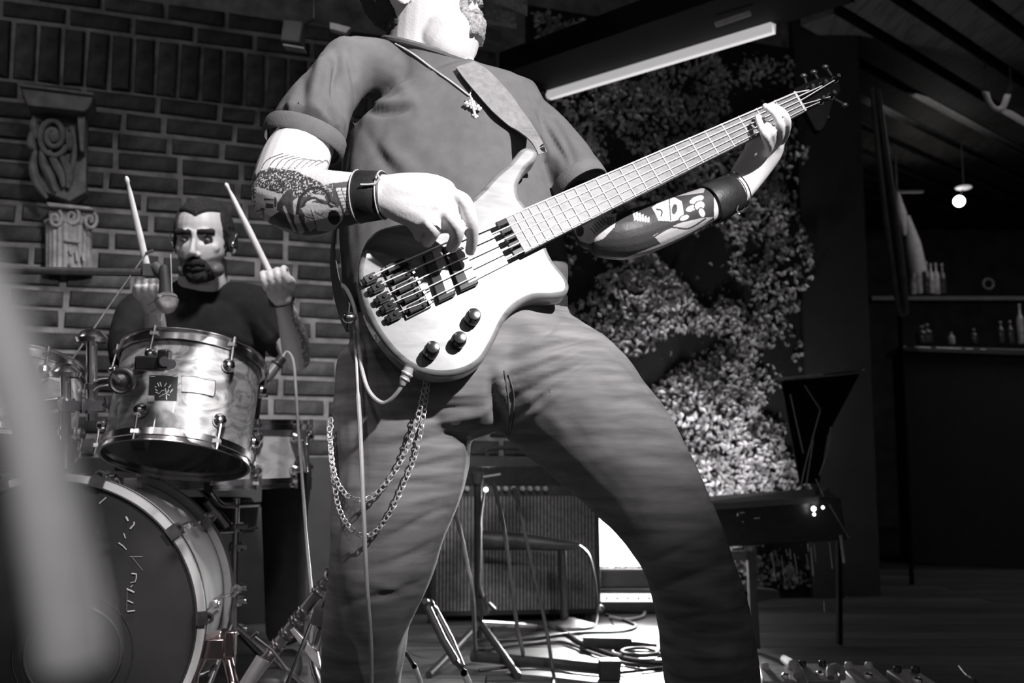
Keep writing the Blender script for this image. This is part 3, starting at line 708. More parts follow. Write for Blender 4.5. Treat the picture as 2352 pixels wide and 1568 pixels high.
for (cx, cy, rx, ry) in ((1600,458,20,10),(1588,478,16,9),(1607,472,14,12),(1572,500,14,8),(1612,488,9,13)):
    L_.ell(cx, cy, rx, ry, .95, -.4); L_.ell(cx, cy, rx-2.6, ry-2.6, .15, -.4)
L_.poly([(1500,540),(1560,512),(1612,500),(1640,498),(1600,528),(1520,562)], .35)
L_.line([(1500,545),(1540,522),(1580,525),(1620,502)], 4, .95)
L_.poly([(1400,600),(1440,590),(1500,566),(1580,535),(1640,504),(1660,512),(1560,570),(1450,612)], .3)  # rim light on the forearm's lower edge, painted as paler ink
L_.poly([(1500,455),(1560,438),(1620,430),(1616,442),(1560,450)], .55)
# ================================================================ bass player
skin = ink_mat('tattooed_skin', .64, .025, .48)
man = thing('person', (-.1, 1.7, 0), 'person in dark t-shirt and faded jeans leaning back and playing the pale bass guitar', 'person')
g = Geo()
limb(g, [(1060,900,1.71,170,.10),(1050,740,1.74,190,.095),(1035,560,1.80,190,.09),(1030,380,1.85,185,.085),(1020,260,1.88,180,.08),(1000,190,1.90,110,.06)], 24, 5)
limb(g, [(985,200,1.90,90,.066),(985,110,1.90,93,.066),(992,40,1.89,94,.068),(1000,-20,1.88,95,.07)], 24, 4)
limb(g, [(1000,200,1.89,60,.05),(860,170,1.88,55,.05),(795,175,1.86,50,.05)], 16)
limb(g, [(1006,128,1.895,66,.058),(1028,90,1.88,74,.066),(1052,48,1.862,60,.06)], 20, 4)
limb(g, [(1000,210,1.90,60,.05),(1140,245,1.90,50,.05),(1215,285,1.90,46,.05)], 16)
limb(g, [(795,178,1.86,46,.045),(736,275,1.765,56,.047),(700,330,1.70,68,.052),(672,380,1.645,76,.056),(640,440,1.60,66,.05)], 20)                       # right upper arm
limb(g, [(634,446,1.59,66,.046),(700,462,1.555,80,.05),(775,458,1.53,66,.043),(840,452,1.515,55,.034),(890,448,1.508,48,.028)], 20)    # right forearm
limb(g, [(1215,285,1.90,46,.045),(1300,400,1.84,52,.048),(1370,535,1.77,50,.042)], 20)
limb(g, [(1372,545,1.755,46,.04),(1440,540,1.755,56,.044),(1530,510,1.785,52,.038),(1620,472,1.82,42,.03),(1698,435,1.85,34,.023)], 20)
# hips and legs under the jeans keep the figure whole
for st in ([(930,860,1.70,100,.085),(915,1050,1.69,95,.08),(875,1300,1.65,75,.06),(842,1520,1.70,60,.05),(815,1790,1.80,40,.035)],
           [(1230,860,1.70,110,.085),(1430,1080,1.64,95,.08),(1570,1262,1.57,72,.06),(1612,1420,1.60,60,.05),(1652,1780,1.70,38,.035)]):
    limb(g, st, 16)
# right hand, palm down over the strings
limb(g, [(885,448,1.507,46,.026),(930,455,1.495,60,.024),(985,466,1.490,68,.022),(1030,478,1.495,60,.019),(1050,480,1.500,44,.015)], 20, 4, 2.6)
finger(g, [(1035,450,1.497),(1066,462,1.485),(1082,505,1.490),(1085,548,1.515),(1080,576,1.535)], .0125, .0086)
finger(g, [(1010,480,1.497),(1036,500,1.475),(1051,532,1.485),(1038,568,1.510)], .0125, .0098)
finger(g, [(965,490,1.497),(985,512,1.475),(995,532,1.480),(981,556,1.505)], .0122, .0092)
finger(g, [(928,490,1.505),(946,512,1.490),(958,530,1.495),(962,545,1.515)], .0108, .0075)
finger(g, [(950,440,1.505),(1010,470,1.520),(1060,510,1.525),(1088,545,1.535)], .014, .009)
# left hand round the neck
limb(g, [(1694,440,1.85,33,.022),(1716,404,1.855,39,.021),(1741,368,1.85,41,.019),(1766,338,1.838,37,.016),(1780,322,1.825,27,.013)], 18, 4, 2.5)
finger(g, [(1770,348,1.845),(1797,320,1.82),(1808,284,1.773),(1797,258,1.760),(1772,243,1.766)], .0092, .0068)
finger(g, [(1762,352,1.845),(1787,324,1.81),(1791,290,1.760),(1780,262,1.753),(1757,244,1.760)], .0084, .0064)
finger(g, [(1758,350,1.845),(1773,332,1.81),(1772,306,1.763),(1762,288,1.763)], .0086, .0068)
finger(g, [(1748,360,1.845),(1766,342,1.805),(1757,312,1.756),(1746,286,1.753),(1740,269,1.763)], .0084, .0064)
finger(g, [(1712,390,1.85),(1722,345,1.865),(1738,300,1.875),(1752,268,1.875)], .0125, .009)
HR = head_frame((.86, -.30, .34), (-.30, -.02, .95))
chin = P(1104, 60, 1.86)
HC = chin-HR @ V((0, -.085, -.108))
HM = head_geo(g, HC, HR)
bm_ = fuse(g, .0031, 3, .5)
head_carve(bm_, HM)
# knuckle and tendon relief on the plucking hand
fold(bm_, [(900,430,1060,448,.0016,9),(905,455,1030,480,.0016,9),(905,470,975,500,.0014,9),(1012,440,1022,470,-.001,6),(1052,470,1060,520,-.0015,5),(1008,495,1022,540,-.0015,5),(700,400,800,420,.002,20),(1030,440,1050,446,.002,8),(996,470,1010,480,.002,8)])
b = bmesh.new(); b.from_mesh(bm_); b.verts.ensure_lookup_table(); a = getv(bm_); x, y = proj(a)
sel = ((x > 555) & (x < 840) & (y > 320) & (y < 570)) | ((x > 1290) & (x < 1650) & (y > 420) & (y < 620))
ee = [e for e in b.edges if sel[e.verts[0].index] and sel[e.verts[1].index]]
bmesh.ops.subdivide_edges(b, edges=ee, cuts=2, use_grid_fill=True); b.to_mesh(bm_); b.free(); bm_.shade_smooth()
a = getv(bm_); x, y = proj(a)
ink = np.maximum(np.where((x < 835) & (a[:, 1] < 1.9), R_.sample(x, y), 0), np.where((x > 1290) & (y > 400), L_.sample(x, y), 0))
ink[(x > 1640) | ((x > 830) & (x < 1290))] = 0
at = bm_.attributes.new('ink', 'FLOAT', 'POINT'); at.data.foreach_set('value', ink.astype(np.float32))
body = link('body', bm_, skin, man)
grey_hair = mat('grey_beard', .30, .85, 0, .5, 200, .9, 500)
dark_hair = mat('dark_hair', .025, .75, 0, .4, 200, .8, 500)
shell('beard', bm_, HM, lambda l: 1.0 if (l.y < -.052 and abs(l.x) < .034 and -.125 < l.z < -.080) or (l.y < -.06 and abs(l.x) < .034 and -.066 < l.z < -.050) or (l.y < -.06 and .022 < abs(l.x) < .036 and -.125 < l.z < -.055) else 0, .008, grey_hair, man, .004)
shell('hair', bm_, HM, lambda l: 1.0 if (l.z > .055 or (l.y > .045 and l.z > -.05)) and abs(l.x) < .09 else 0, .006, dark_hair, man, .002)
for sx in (-1, 1): mk('eye', Geo().ell(HM @ V((sx*.031, -.0785, .000)), (.0105, .0105, .0105)), mat('eye_white', .5, .2), man)
# ---------------------------------------------------------------- shirt
shirtm = mat('charcoal_tshirt', .105, .88, 0, .1, 40, .12, 420, spec=.2)
g = Geo()
limb(g, [(1052,712,1.72,254,.130),(1045,640,1.755,260,.125),(1035,540,1.79,255,.122),(1030,440,1.83,246,.120),(1030,340,1.86,238,.118),(1020,270,1.885,226,.112),(1000,225,1.90,175,.095),(990,200,1.905,120,.08)], 36, 6)
limb(g, [(985,200,1.90,72,.065),(880,165,1.885,70,.064),(808,150,1.865,64,.062)], 20)
limb(g, [(1000,215,1.90,58,.06),(1120,240,1.90,52,.06),(1210,282,1.90,56,.06)], 20)
limb(g, [(808,150,1.865,64,.062),(768,200,1.81,66,.064),(728,255,1.75,76,.066),(702,312,1.70,89,.068)], 22, 5, 2, (0, 1, 0), .1)
limb(g, [(1208,278,1.90,60,.06),(1262,335,1.86,66,.062),(1318,408,1.81,64,.06),(1335,430,1.79,63,.058)], 22, 5, 2, (0, 1, 0), .1)
limb(g, [(985,205,1.90,104,.078),(985,110,1.905,101,.076)], 24, 2, 2, (0, 1, 0), .05)
sm = fuse(g, .0048, 5, .5)
_a, _b = P(885, 92, 1.90), P(1085, 151, 1.90); _t = (_b-_a).normalized(); _cn = V((0, -.25, .97)); _cn = (_cn-_t*_cn.dot(_t)).normalized()
av = getv(sm); _d = (av-np.array(_a))@np.array(_cn); _m = _d > 0; av[_m] -= np.outer(_d[_m], np.array(_cn)); setv(sm, av)
noise_disp(sm, 9, .006, (1, 1, .6))
fold(sm, [(835,255,945,250,-.010,9),(830,240,950,236,.007,12),(800,110,818,230,-.006,7),(770,120,790,260,-.009,12),(740,115,722,230,.012,13),(770,130,778,250,-.014,10),(742,230,775,290,-.006,9),(700,170,692,260,-.007,12),(672,230,665,290,.009,10),(760,230,790,300,.008,8),
          (860,330,960,400,.006,18),(830,300,930,420,-.005,14),(960,330,1080,420,.004,22),(1240,260,1300,380,-.008,9),(1215,240,1262,360,.006,10),(1250,230,1330,400,-.006,8),(1240,590,1300,620,.004,8),
          (1230,600,1300,650,-.004,7),(1140,730,1290,690,-.006,5),(1150,715,1300,675,.005,8),(900,160,960,260,.003,14),(640,285,790,325,-.004,4)])
shirt = link('tshirt', sm, shirtm, man)
# collar band, sleeve cuffs
g = Geo(); rings = []
for k in range(40):
    t = 2*PI*k/40; c = P(985, 122, 1.903)
    ax = (P(1085, 151, 1.90)-P(885, 92, 1.90))*.5; by = _cn.cross(_t)*.078
    rings.append(c+ax*math.cos(t)*1.03-by*math.sin(t))
g.tube(rings, .0062, 8, False, True); mk('collar', g, shirtm, man)
cm = mat('sleeve_cuff', .12, .9, 0, .1, 50, .3, 420, spec=.2)
def cuff(a, b, wpx, dep, L):
    p0, p1 = P(*a), P(*b); t = (p1-p0).normalized(); y = V((0, 1, 0)); y = (y-t*y.dot(t)).normalized(); x = t.cross(y); r = wpx*a[2]/F; rings = []
    for o, s in ((0, 1.0), (.004, 1.035), (L-.004, 1.045), (L, 1.0), (L, .96), (0, .96)):
        rings.append([p0+t*o+x*r*s*math.cos(2*PI*k/32)+y*dep*s*math.sin(2*PI*k/32) for k in range(32)])
    mk('cuff', Geo().rings(rings, False, True), cm, man)
cuff((705,300,1.70), (693,338,1.693), 92, .069, .030)
cuff((1322,412,1.797), (1340,438,1.788), 65, .059, .024)
ST = bvh(sm)
cl = [(1068,148,.006,.020),(1092,170,.009,.026),(1120,200,.012,.028),(1160,246,.014,.027),(1200,290,.02,.019)]
c2 = [tuple(drape(ST, q[0], q[1], q[2]))+(q[3],) for q in cl]+[tuple(P(1232, 325, 1.70))+(.010,), tuple(G(1246, 352, -.012))+(.009,)]
c2 = cr(c2, 6); g = Geo(); rings = []
for i, q in enumerate(c2):
    p = V(q[:3]); t = (V(c2[min(i+1, len(c2)-1)][:3])-V(c2[max(i-1, 0)][:3])).normalized()
    nn = V((.25, -1, .45)); nn = (nn-t*nn.dot(t)).normalized(); x = t.cross(nn)
    rings.append([p+x*q[3]-nn*.0012, p-x*q[3]-nn*.0012, p-x*q[3]+nn*.0012, p+x*q[3]+nn*.0012])
g.rings(rings); mk('strap', g, strapm, bass, 0, ang=60)
# ---------------------------------------------------------------- jeans
jm = mat('faded_denim', .20, .85, 0, .36, 12, .15, 700, (.7, .7, 5), spec=.2)
g = Geo()
limb(g, [(1052,715,1.73,246,.125),(1060,780,1.71,255,.135),(1075,850,1.70,250,.14),(1095,910,1.70,200,.13)], 32, 4)
limb(g, [(905,830,1.70,132,.12),(918,960,1.69,158,.125),(918,1060,1.68,158,.12),(895,1170,1.66,142,.112),(872,1300,1.645,120,.098),(850,1420,1.665,100,.088),(833,1560,1.71,88,.08),(815,1750,1.79,76,.072),(808,1800,1.81,78,.075)], 28, 5)
limb(g, [(1180,820,1.70,140,.125),(1280,890,1.68,166,.13),(1375,985,1.655,150,.122),(1460,1090,1.625,134,.112),(1525,1185,1.59,118,.102),(1568,1265,1.565,106,.095),(1592,1340,1.575,103,.09),(1612,1440,1.60,104,.088),(1636,1568,1.64,106,.086),(1655,1750,1.69,90,.08),(1662,1800,1.71,88,.08)], 28, 5)
j = fuse(g, .0052, 6, .5)
noise_disp(j, 7, .008, (1, 1, .7))
fl = []
rs = random.Random(5)
for i in range(11):                                    # creases fanning from the crotch over the far thigh
    y0 = 985-i*17; fl.append((1150+rs.uniform(-4, 14), y0, 1330+i*12+rs.uniform(-10, 20), 850-i*10+rs.uniform(-8, 8), (-.0045 if i % 2 else .0045), 6+rs.uniform(0, 3)))
for i in range(9):                                     # creases across the near thigh
    y0 = 900+i*30+rs.uniform(-6, 6); fl.append((1120-i*9, y0, 880+rs.uniform(-30, 40), y0+25+rs.uniform(-12, 26), (-.004 if i % 2 else .0035), 7))
fl += [(1030,1170,860,1240,-.004,7),(1000,1250,860,1300,-.004,8),(980,1330,800,1390,-.005,9),(970,1360,820,1340,.004,10),(1340,860,1470,870,.004,12),(1380,930,1500,900,-.003,10),
       (1470,1290,1640,1240,-.004,9),(1500,1350,1690,1300,-.004,9),(1490,1370,1640,1370,.003,12),(1640,1180,1668,1240,.004,7),(1500,1440,1650,1400,-.003,10),(1540,1500,1720,1500,.003,14),
       (1132,860,1150,1000,-.016,13),(1160,880,1172,990,.004,5),(1290,720,1240,780,-.004,8),(1180,790,1290,745,-.004,6)]
fold(j, fl)
link('jeans', j, jm, man)
stitch = mat('denim_stitch', .42, .8)
def onpts(lst, r, name, m_, par, me=None):
    mk(name, Geo().tube([P(*q) for q in lst], r, 6), m_, par)
JT = bvh(j)
for q in ([(1158,850),(1166,900),(1170,950),(1168,992)], [(1168,860),(1180,905),(1178,960),(1170,1000)]):
    mk('seam', Geo().tube([drape(JT, x, y, .0006, 1.6) for x, y in cr(q, 5)], .0011, 5), mat('denim_stitch2', .12, .8), man)
for q in ():
    mk('belt_loop', Geo().tube([drape(JT, x, y, .008, 1.6) for x, y in cr(q, 4)], .004, 6), jm, man)
# belt
g = Geo(); rings = []
for k in range(48):
    t = 2*PI*k/48; c = P(1052, 722, 1.725); ax = (P(1302, 704, 1.725)-P(802, 740, 1.725))*.5
    c2 = c+ax*math.cos(t)*1.0+V((0, -.132, -.004))*math.sin(t)
    o = V((ax.x*math.cos(t)/.04, -math.sin(t), 0)).normalized()*.002
    rings.append([c2+V((0, 0, .017))+o, c2-V((0, 0, .017))+o, c2-V((0, 0, .017))-o, c2+V((0, 0, .017))-o])
g.rings(rings, False, True); mk('belt', g, mat('black_leather', .03, .4, 0, .3, 90, .4, 300), man)
# shoes, below the frame
for (px, d, yaw) in ((812, 1.80, .1), (1660, 1.70, .5)):
    c = P(px, 1800, d); c.z = 0
    dv = V((math.sin(yaw), -math.cos(yaw), 0)); g = Geo()
    limb3(g, [tuple(c-dv*.07+V((0, 0, .045)))+(.036, .045), tuple(c+V((0, 0, .05)))+(.042, .05), tuple(c+dv*.08+V((0, 0, .036)))+(.046, .036), tuple(c+dv*.15+V((0, 0, .03)))+(.042, .028)], 16, 4, 2.4, (0, 0, 1))
    limb3(g, [tuple(c-dv*.03+V((0, 0, .05)))+(.042, .05), tuple(c-dv*.03+V((0, 0, .12)))+(.045, .05)], 16, 3)
    sh = fuse(g, .006, 3); a = getv(sh); a[:, 2] = np.maximum(a[:, 2], .001); setv(sh, a)
    link('shoe', sh, mat('boot_leather', .03, .45, 0, .3, 60), man)
# wristbands
def band(name, a, b, r0, r1, dep0, dep1, m_, par, L=None):
    p0, p1 = P(*a), P(*b); t = (p1-p0).normalized(); y = V((0, 1, 0)); y = (y-t*y.dot(t)).normalized(); x = t.cross(y); rings = []
    for f, s in ((0, .97), (0, 1.05), (.06, 1.10), (.94, 1.10), (1, 1.05), (1, .97)):
        rr = (r0*(1-f)+r1*f)*s*a[2]/F; dd = (dep0*(1-f)+dep1*f)*s
        rings.append([p0.lerp(p1, f)+x*rr*math.cos(2*PI*k/32)+y*dd*math.sin(2*PI*k/32) for k in range(32)])
    return mk(name, Geo().rings(rings, False, True), m_, par)
lea = mat('wristband_leather', .02, .45, 0, .3, 50, .15, 200, spec=.4)
wb = band('wristband', (822,452,1.520), (884,448,1.509), 56, 50, .036, .030, lea, man)
for f in (.06, .93):
    p = P(822+62*f, 452-4*f, 1.520-.011*f); t = (P(884,448,1.509)-P(822,452,1.520)).normalized(); y = V((0, 1, 0)); y = (y-t*y.dot(t)).normalized(); x = t.cross(y)
    mk('band_edge', Geo().tube([p+x*(.0405-.004*f)*math.cos(2*PI*k/28)+y*(.0405-.006*f)*math.sin(2*PI*k/28) for k in range(28)], .0012, 6, False, True), mat('band_piping', .45, .5), wb)
q = [(856,395),(862,404),(848,414),(862,420),(874,408)]
mk('band_strap', Geo().tube([P(a_, b_, 1.476) for a_, b_ in [(828,424),(846,424),(862,422),(872,410),(866,400)]], .002, 6), mat('band_piping', .45, .5), wb)
wb2 = band('wristband', (1628,470,1.82), (1688,440,1.845), 46, 40, .033, .027, lea, man)
for (px, py) in ((1682,443),(1694,437),(1672,448)):
    p = P(px, py, 1.85); t = (P(1698,435,1.85)-P(1628,470,1.82)).normalized(); y = V((0, 1, 0)); y = (y-t*y.dot(t)).normalized(); x = t.cross(y)
    mk('bracelet', Geo().tube([p+x*.037*math.cos(2*PI*k/28)+y*.032*math.sin(2*PI*k/28) for k in range(28)], .0012, 6, False, True), chrome, man)
mk('bracelet_charm', Geo().tube([P(1696,472,1.81), P(1692,482,1.81), P(1698,490,1.81)], .0015, 6).ell(P(1697,492,1.81), (.004, .003, .003)), chrome, man)
mk('ring', Geo().torus(Matrix.Translation(P(996,518,1.478)) @ Matrix.Rotation(.6, 4, 'Y'), .0118, .0018, 20, 8), chrome, man)
# necklace of fine chain with an ornate cross
n1 = [drape(ST, x, y, .004) for x, y in cr([(908,100),(930,112),(955,128),(1000,162),(1040,190),(1076,218)], 5)]
n2_ = [drape(ST, x, y, .004) for x, y in cr([(1079,218),(1086,200),(1087,182),(1080,160)], 4)]
nk = mk('necklace', Geo().tube(n1+n2_, .0016, 6), mat('silver', .8, .3, .5), man)
PD = (drape(ST, 1086, 245, .010)-CO).dot(FW)
g = Geo(); xd = (.93, .36); yd = (-.12, .99); xd = (.92, .28); yd = (.22, .97)
def cp(u, v): return P(1086+xd[0]*u*.9+yd[0]*v*.9, 243+xd[1]*u*.9+yd[1]*v*.9, PD)
g.tube([cp(0, -20), cp(0, 32)], .0026, 8); g.tube([cp(-21, 0), cp(21, 0)], .0026, 8); g.tube([cp(0, -27), cp(0, -20)], .0015, 6)
for (u, v) in ((-21,0),(21,0),(0,30),(0,-16),(-16,-5),(-16,5),(16,-5),(16,5),(-5,26),(5,26),(-5,-12),(5,-12),(0,0),(-6,6),(6,-6),(6,6),(-6,-6)): g.ell(cp(u, v), (.0028, .002, .0028), None, 8, 6)
g.cyl(P(1077,219,PD), cp(0, -27), .0022, .0018, 8)
mk('pendant', g, mat('silver', .8, .3, .5), nk)
# ---------------------------------------------------------------- wallet chains, cables
def chain(path, r, wire, label, grp):
    pts = crv([tuple(P(*q)) for q in path], 30); L = [0]
    for i in range(1, len(pts)): L.append(L[-1]+(pts[i]-pts[i-1]).length)
    step = r*1.62; g = Geo(); k = 0; s = 0
    while s < L[-1]:
        i = min(max(1, next((j for j, l in enumerate(L) if l >= s), len(L)-1)), len(L)-1)
        f = (s-L[i-1])/max(L[i]-L[i-1], 1e-9); p = pts[i-1].lerp(pts[i], f); t = (pts[i]-pts[i-1]).normalized()
        y = V((0, -1, 0)); y = (y-t*y.dot(t)).normalized(); x = t.cross(y)
        y2 = (y*math.cos(.6)+x*math.sin(.6)) if k % 2 else (y*math.cos(-.5)+x*math.sin(-.5))
        x2 = t.cross(y2); M = Matrix((t*1.0, x2*.75, y2)).transposed().to_4x4(); M.translation = p
        g.torus(M, r, wire, 10, 5); s += step; k += 1
    o = mk('wallet_chain', g, mat('silver', .8, .3, .5), None); return tag(o, label, 'chain', grp)
chain([(978,872,1.56),(972,905,1.555),(955,975,1.55),(930,1040,1.548),(898,1095,1.54),(862,1135,1.535),(828,1148,1.53),(795,1135,1.54),(770,1095,1.56),(760,1030,1.58),(760,960,1.60)], .0056, .0013, 'upper looping steel curb chain hanging from the belt of the bass player', None)
chain([(984,872,1.565),(978,915,1.56),(968,985,1.56),(952,1050,1.558),(928,1110,1.545),(900,1170,1.53),(868,1215,1.525),(838,1230,1.525),(805,1212,1.53),(780,1170,1.545),(768,1110,1.56),(760,1040,1.575),(756,975,1.59)], .0052, .0012, 'lower longer loop of steel chain hanging from the belt of the bass player', None)
cabm = mat('pale_cable', .55, .45, 0, .1, 60); dcab = mat('black_cable', .035, .45, 0, .2, 60, spec=.5)
cb = tag(mk('instrument_cable', Geo().tube(crv([P(936,850,1.50), P(925,882,1.50), P(900,915,1.51), P(876,924,1.52), P(848,898,1.53), P(832,850,1.54), P(824,790,1.545), P(820,740,1.545), P(812,700,1.55), P(798,668,1.57), P(787,655,1.60)], 8), .0032, 8), cabm), 'pale guitar cable looping from the bass body jack up through the strap', 'cable')
mk('plug', Geo().tube([P(940,843,1.50), P(935,858,1.50), P(928,872,1.50), P(924,884,1.50)], [.0075, .0082, .007, .0045], 14).torus(Matrix.Translation(P(935,858,1.50)) @ Matrix.Rotation(.5, 4, 'Y'), .0078, .0022, 20, 8).torus(Matrix.Translation(P(930,870,1.50)) @ Matrix.Rotation(.5, 4, 'Y'), .0068, .002, 20, 8), mat('silver', .8, .3, .5), cb)
tag(mk('instrument_cable', Geo().tube(crv([P(812,745,1.56), P(818,820,1.545), P(822,900,1.535), P(828,1000,1.53), P(835,1180,1.51), P(843,1350,1.52), P(852,1480,1.56), P(858,1700,1.66), V((-.2, 1.72, .01)), V((-.05, 1.5, .005)), V((.2, 1.1, .005))], 8), [.0022]*17+[.0034]*64, 8), cabm), 'pale cable hanging straight down in front of the right leg of the bass player', 'cable')
# ================================================================ drum kit
maple = wood_mat('burl_maple', .17, .46, (5, 5, 9), .3, 3.5, .5, 2.2)
hoopw = wood_mat('kick_hoop_wood', .24, .38, (4, 4, 4), .3, 1.5, .5, 2)
shellw = wood_mat('kick_shell_wood', .42, .60, (2, 2, 2), .3, 1.5, .4, 2)
inlay = mat('black_inlay', .03, .25)
def frame(c, z, x=(1, 0, 0)):
    z = V(z).normalized(); x = V(x); x = (x-z*x.dot(z)).normalized(); y = z.cross(x)
    M = Matrix((x, y, z)).transposed().to_4x4(); M.translation = c; return M
def drum(root, M, R, h, nl, a0, shell_m, lug=True, hoopR=.008):
    mk('shell', Geo().lathe([(R-.004, 0), (R, .002), (R, h-.002), (R-.004, h)], M, 64), shell_m, root, ang=30)
    for z, s, nm in ((0, -1, 'resonant_head'), (h, 1, 'batter_head')):
        mk(nm, Geo().lathe([(R+.002, z-s*.006), (R+.0025, z+s*.002), (R-.001, z+s*.004), (R-.02, z+s*.003), (.001, z+s*.003)], M, 56), mat('clear_black_head', .02, .12, 0, .5, 4, spec=.8) if s < 0 else mat('coated_head', .45, .6), root)
        hp = Geo().lathe([(R+.003, z-s*.012), (R+.0085, z-s*.012), (R+.0085, z+s*.002), (R+.004, z+s*.003), (R+.0035, z+s*.011), (R+.0075, z+s*.012), (R+.0075, z+s*.014), (R+.001, z+s*.014), (R+.001, z-s*.012)], M, 64)
        H = mk('hoop', hp, chrome, root, ang=25)
        for k in range(nl):
            a = a0+2*PI*k/nl; c = M @ V(((R+.012)*math.cos(a), (R+.012)*math.sin(a), z-s*.006))
            zz = M.to_3x3() @ V((0, 0, 1)); r_ = M.to_3x3() @ V((math.cos(a), math.sin(a), 0))
            if lug:
                lz = M @ V(((R+.004)*math.cos(a), (R+.004)*math.sin(a), (z-s*h*.22)))
                lg = Geo().lathe([(.015, -.002), (.0155, .004), (.012, .008), (.009, .014), (.004, .016)], frame(lz, r_), 20)
                L_o = mk('lug', lg, chrome, root)
                mk('tension_rod', Geo().tube([lz+r_*.010, c+r_*.0], .0028, 8).cyl(c+zz*s*.0, c+zz*s*.022, .0045, .004, 8).box(c+zz*s*.004-r_*.004, (.016, .016, .008), M.to_3x3()), chrome, L_o)
# rack tom
T0 = P(405, 1047, 2.17); tz = V((.035, math.sin(math.radians(17)), math.cos(math.radians(17)))).normalized()
TM = frame(T0, tz); TR = .1525
tom = thing('rack_tom', T0, 'burl wood rack tom with chrome hoops, black square sticker and small plate', 'drum')
drum(tom, TM, TR, .222, 6, -PI/2-.22, maple)
def cylhit(M, R, px, py):
    Mi = M.inverted(); o = Mi @ CO; d = (Mi.to_3x3() @ (P(px, py, 1)-CO))
    a = d.x**2+d.y**2; b = 2*(o.x*d.x+o.y*d.y); c = o.x**2+o.y**2-R*R; t = (-b-math.sqrt(max(b*b-4*a*c, 0)))/(2*a); p = o+d*t
    return math.atan2(p.y, p.x), p.z
def patch(name, quad, r, m_, par, n=8, th=.0015):
    q = [cylhit(TM, TR, x, y) for x, y in quad]; g = Geo(); rings = []
    for i in range(n+1):
        f = i/n; top = (q[0][0]*(1-f)+q[1][0]*f, q[0][1]*(1-f)+q[1][1]*f); bot = (q[3][0]*(1-f)+q[2][0]*f, q[3][1]*(1-f)+q[2][1]*f)
        rings.append([TM @ V((rr*math.cos(a), rr*math.sin(a), z)) for (a, z), rr in ((top, r), (bot, r), (bot, r-th), (top, r-th))])
    g.rings(rings); return mk(name, g, m_, par, ang=60)
st_ = patch('sticker', [(344,862),(409,865),(406,921),(341,919)], TR+.0012, mat('sticker_black', .022, .45), tom)
white = mat('print_white', .55, .5)
def ptube(name, pts, r, m_, par):
    g = Geo(); P_ = []
    for x, y in pts:
        a, z = cylhit(TM, TR, x, y); P_.append(TM @ V(((TR+.0012)*math.cos(a), (TR+.0012)*math.sin(a), z)))
    g.tube(P_, r, 5); return mk(name, g, m_, par)
for q in ([(356,888),(360,890)], [(362,880),(366,888)], [(368,878),(371,888)], [(378,888),(383,880)], [(387,892),(393,884)], [(357,894),(362,898)], [(391,902),(397,894)], [(358,901),(366,905),(372,898),(379,897)], [(380,892),(382,905),(390,908)], [(383,918),(382,908)], [(385,902),(388,895)], [(366,912),(374,907),(380,905)], [(346,865.5),(357,865.5)], [(397,866),(406,866)]):
    ptube('printed_mark', q, .0011, white, st_)
patch('sticker_corner', [(341,909),(355,909),(355,923),(340,923)], TR+.002, white, tom, 3)
pl = patch('name_plate', [(418,864),(494,874),(491,910),(417,900)], TR+.0016, mat('plate_silver', .34, .4, .1, .2, 50), tom, 10)
for q in ([(417,864),(450,866),(470,871),(494,875)], [(494,875),(493,905),(488,912)], [(417,900),(446,902),(470,906),(488,912)]): ptube('plate_edge', q, .0011, inlay, pl)
for i in range(6): ptube('plate_engraving', [(452+i*6, 880+(i % 2)*2), (456+i*6, 888), (453+i*6, 893)], .0005, mat('engraving', .25, .5), pl)
bk = mk('mount_bracket', Geo().box(P(345, 835, 2.03), (.055, .03, .03)).box(P(378, 826, 2.02), (.022, .03, .04)), black_metal, tom, .004)
mk('bracket_bolt', Geo().cyl(P(378, 830, 2.01), P(378, 830, 1.995), .012, .010, 16).cyl(P(393, 836, 2.02), P(393, 836, 2.0), .010, .010, 16), chrome, bk)
arm = mk('tom_arm', Geo().tube(crv([P(340, 836, 2.06), P(300, 850, 2.10), P(282, 872, 2.12), P(230, 880, 2.14), P(212, 900, 2.16)], 5), .011, 12), chrome, tom)
mk('ball_clamp', Geo().ell(P(281, 875, 2.06), (.028, .026, .028)).torus(frame(P(281, 875, 2.04), (0, -1, 0)), .024, .005, 24, 8), chrome_dull, tom)
mk('wing_nut', Geo().box(P(268, 868, 2.02), (.022, .006, .008), Matrix.Rotation(.6, 3, 'Y')), chrome, arm)
# tom holder: two chrome posts rising from the kick
th_ = thing('tom_holder', P(180, 900, 2.15), 'pair of chrome posts with clamps between the drums at the left', 'drum hardware')
for x, y0, y1 in ((150, 860, 1075), (211, 780, 965)):
    mk('post', Geo().tube([P(x, y0, 2.15), P(x, y1, 2.15)], .0115, 16), chrome, th_)
    mk('post_collar', Geo().cyl(P(x, 915, 2.15), P(x, 948, 2.15), .019, .019, 18).box(P(x+14, 932, 2.12), (.03, .02, .022)), chrome, th_)
    mk('memory_lock', Geo().cyl(P(x, 985 if x < 200 else 880, 2.15), P(x, 998 if x < 200 else 893, 2.15), .016, .016, 14), chrome_dull, th_)
    mk('post_cap', Geo().lathe([(.03, -.006), (.034, .004), (.022, .018), (.008, .024)], frame(P(x, y0, 2.15), (0, 0, 1)), 20), chrome, th_)
mk('wing_bolt', Geo().tube([P(225, 938, 2.12), P(245, 925, 2.11), P(243, 912, 2.11)], .004, 8).tube([P(228, 945, 2.12), P(246, 942, 2.11)], .004, 8), chrome, th_)
mk('clamp_plate', Geo().tube([P(95, 936, 2.13), P(140, 930, 2.13)], .020, 14).ell(P(92, 936, 2.13), (.02, .018, .022)), chrome, th_)
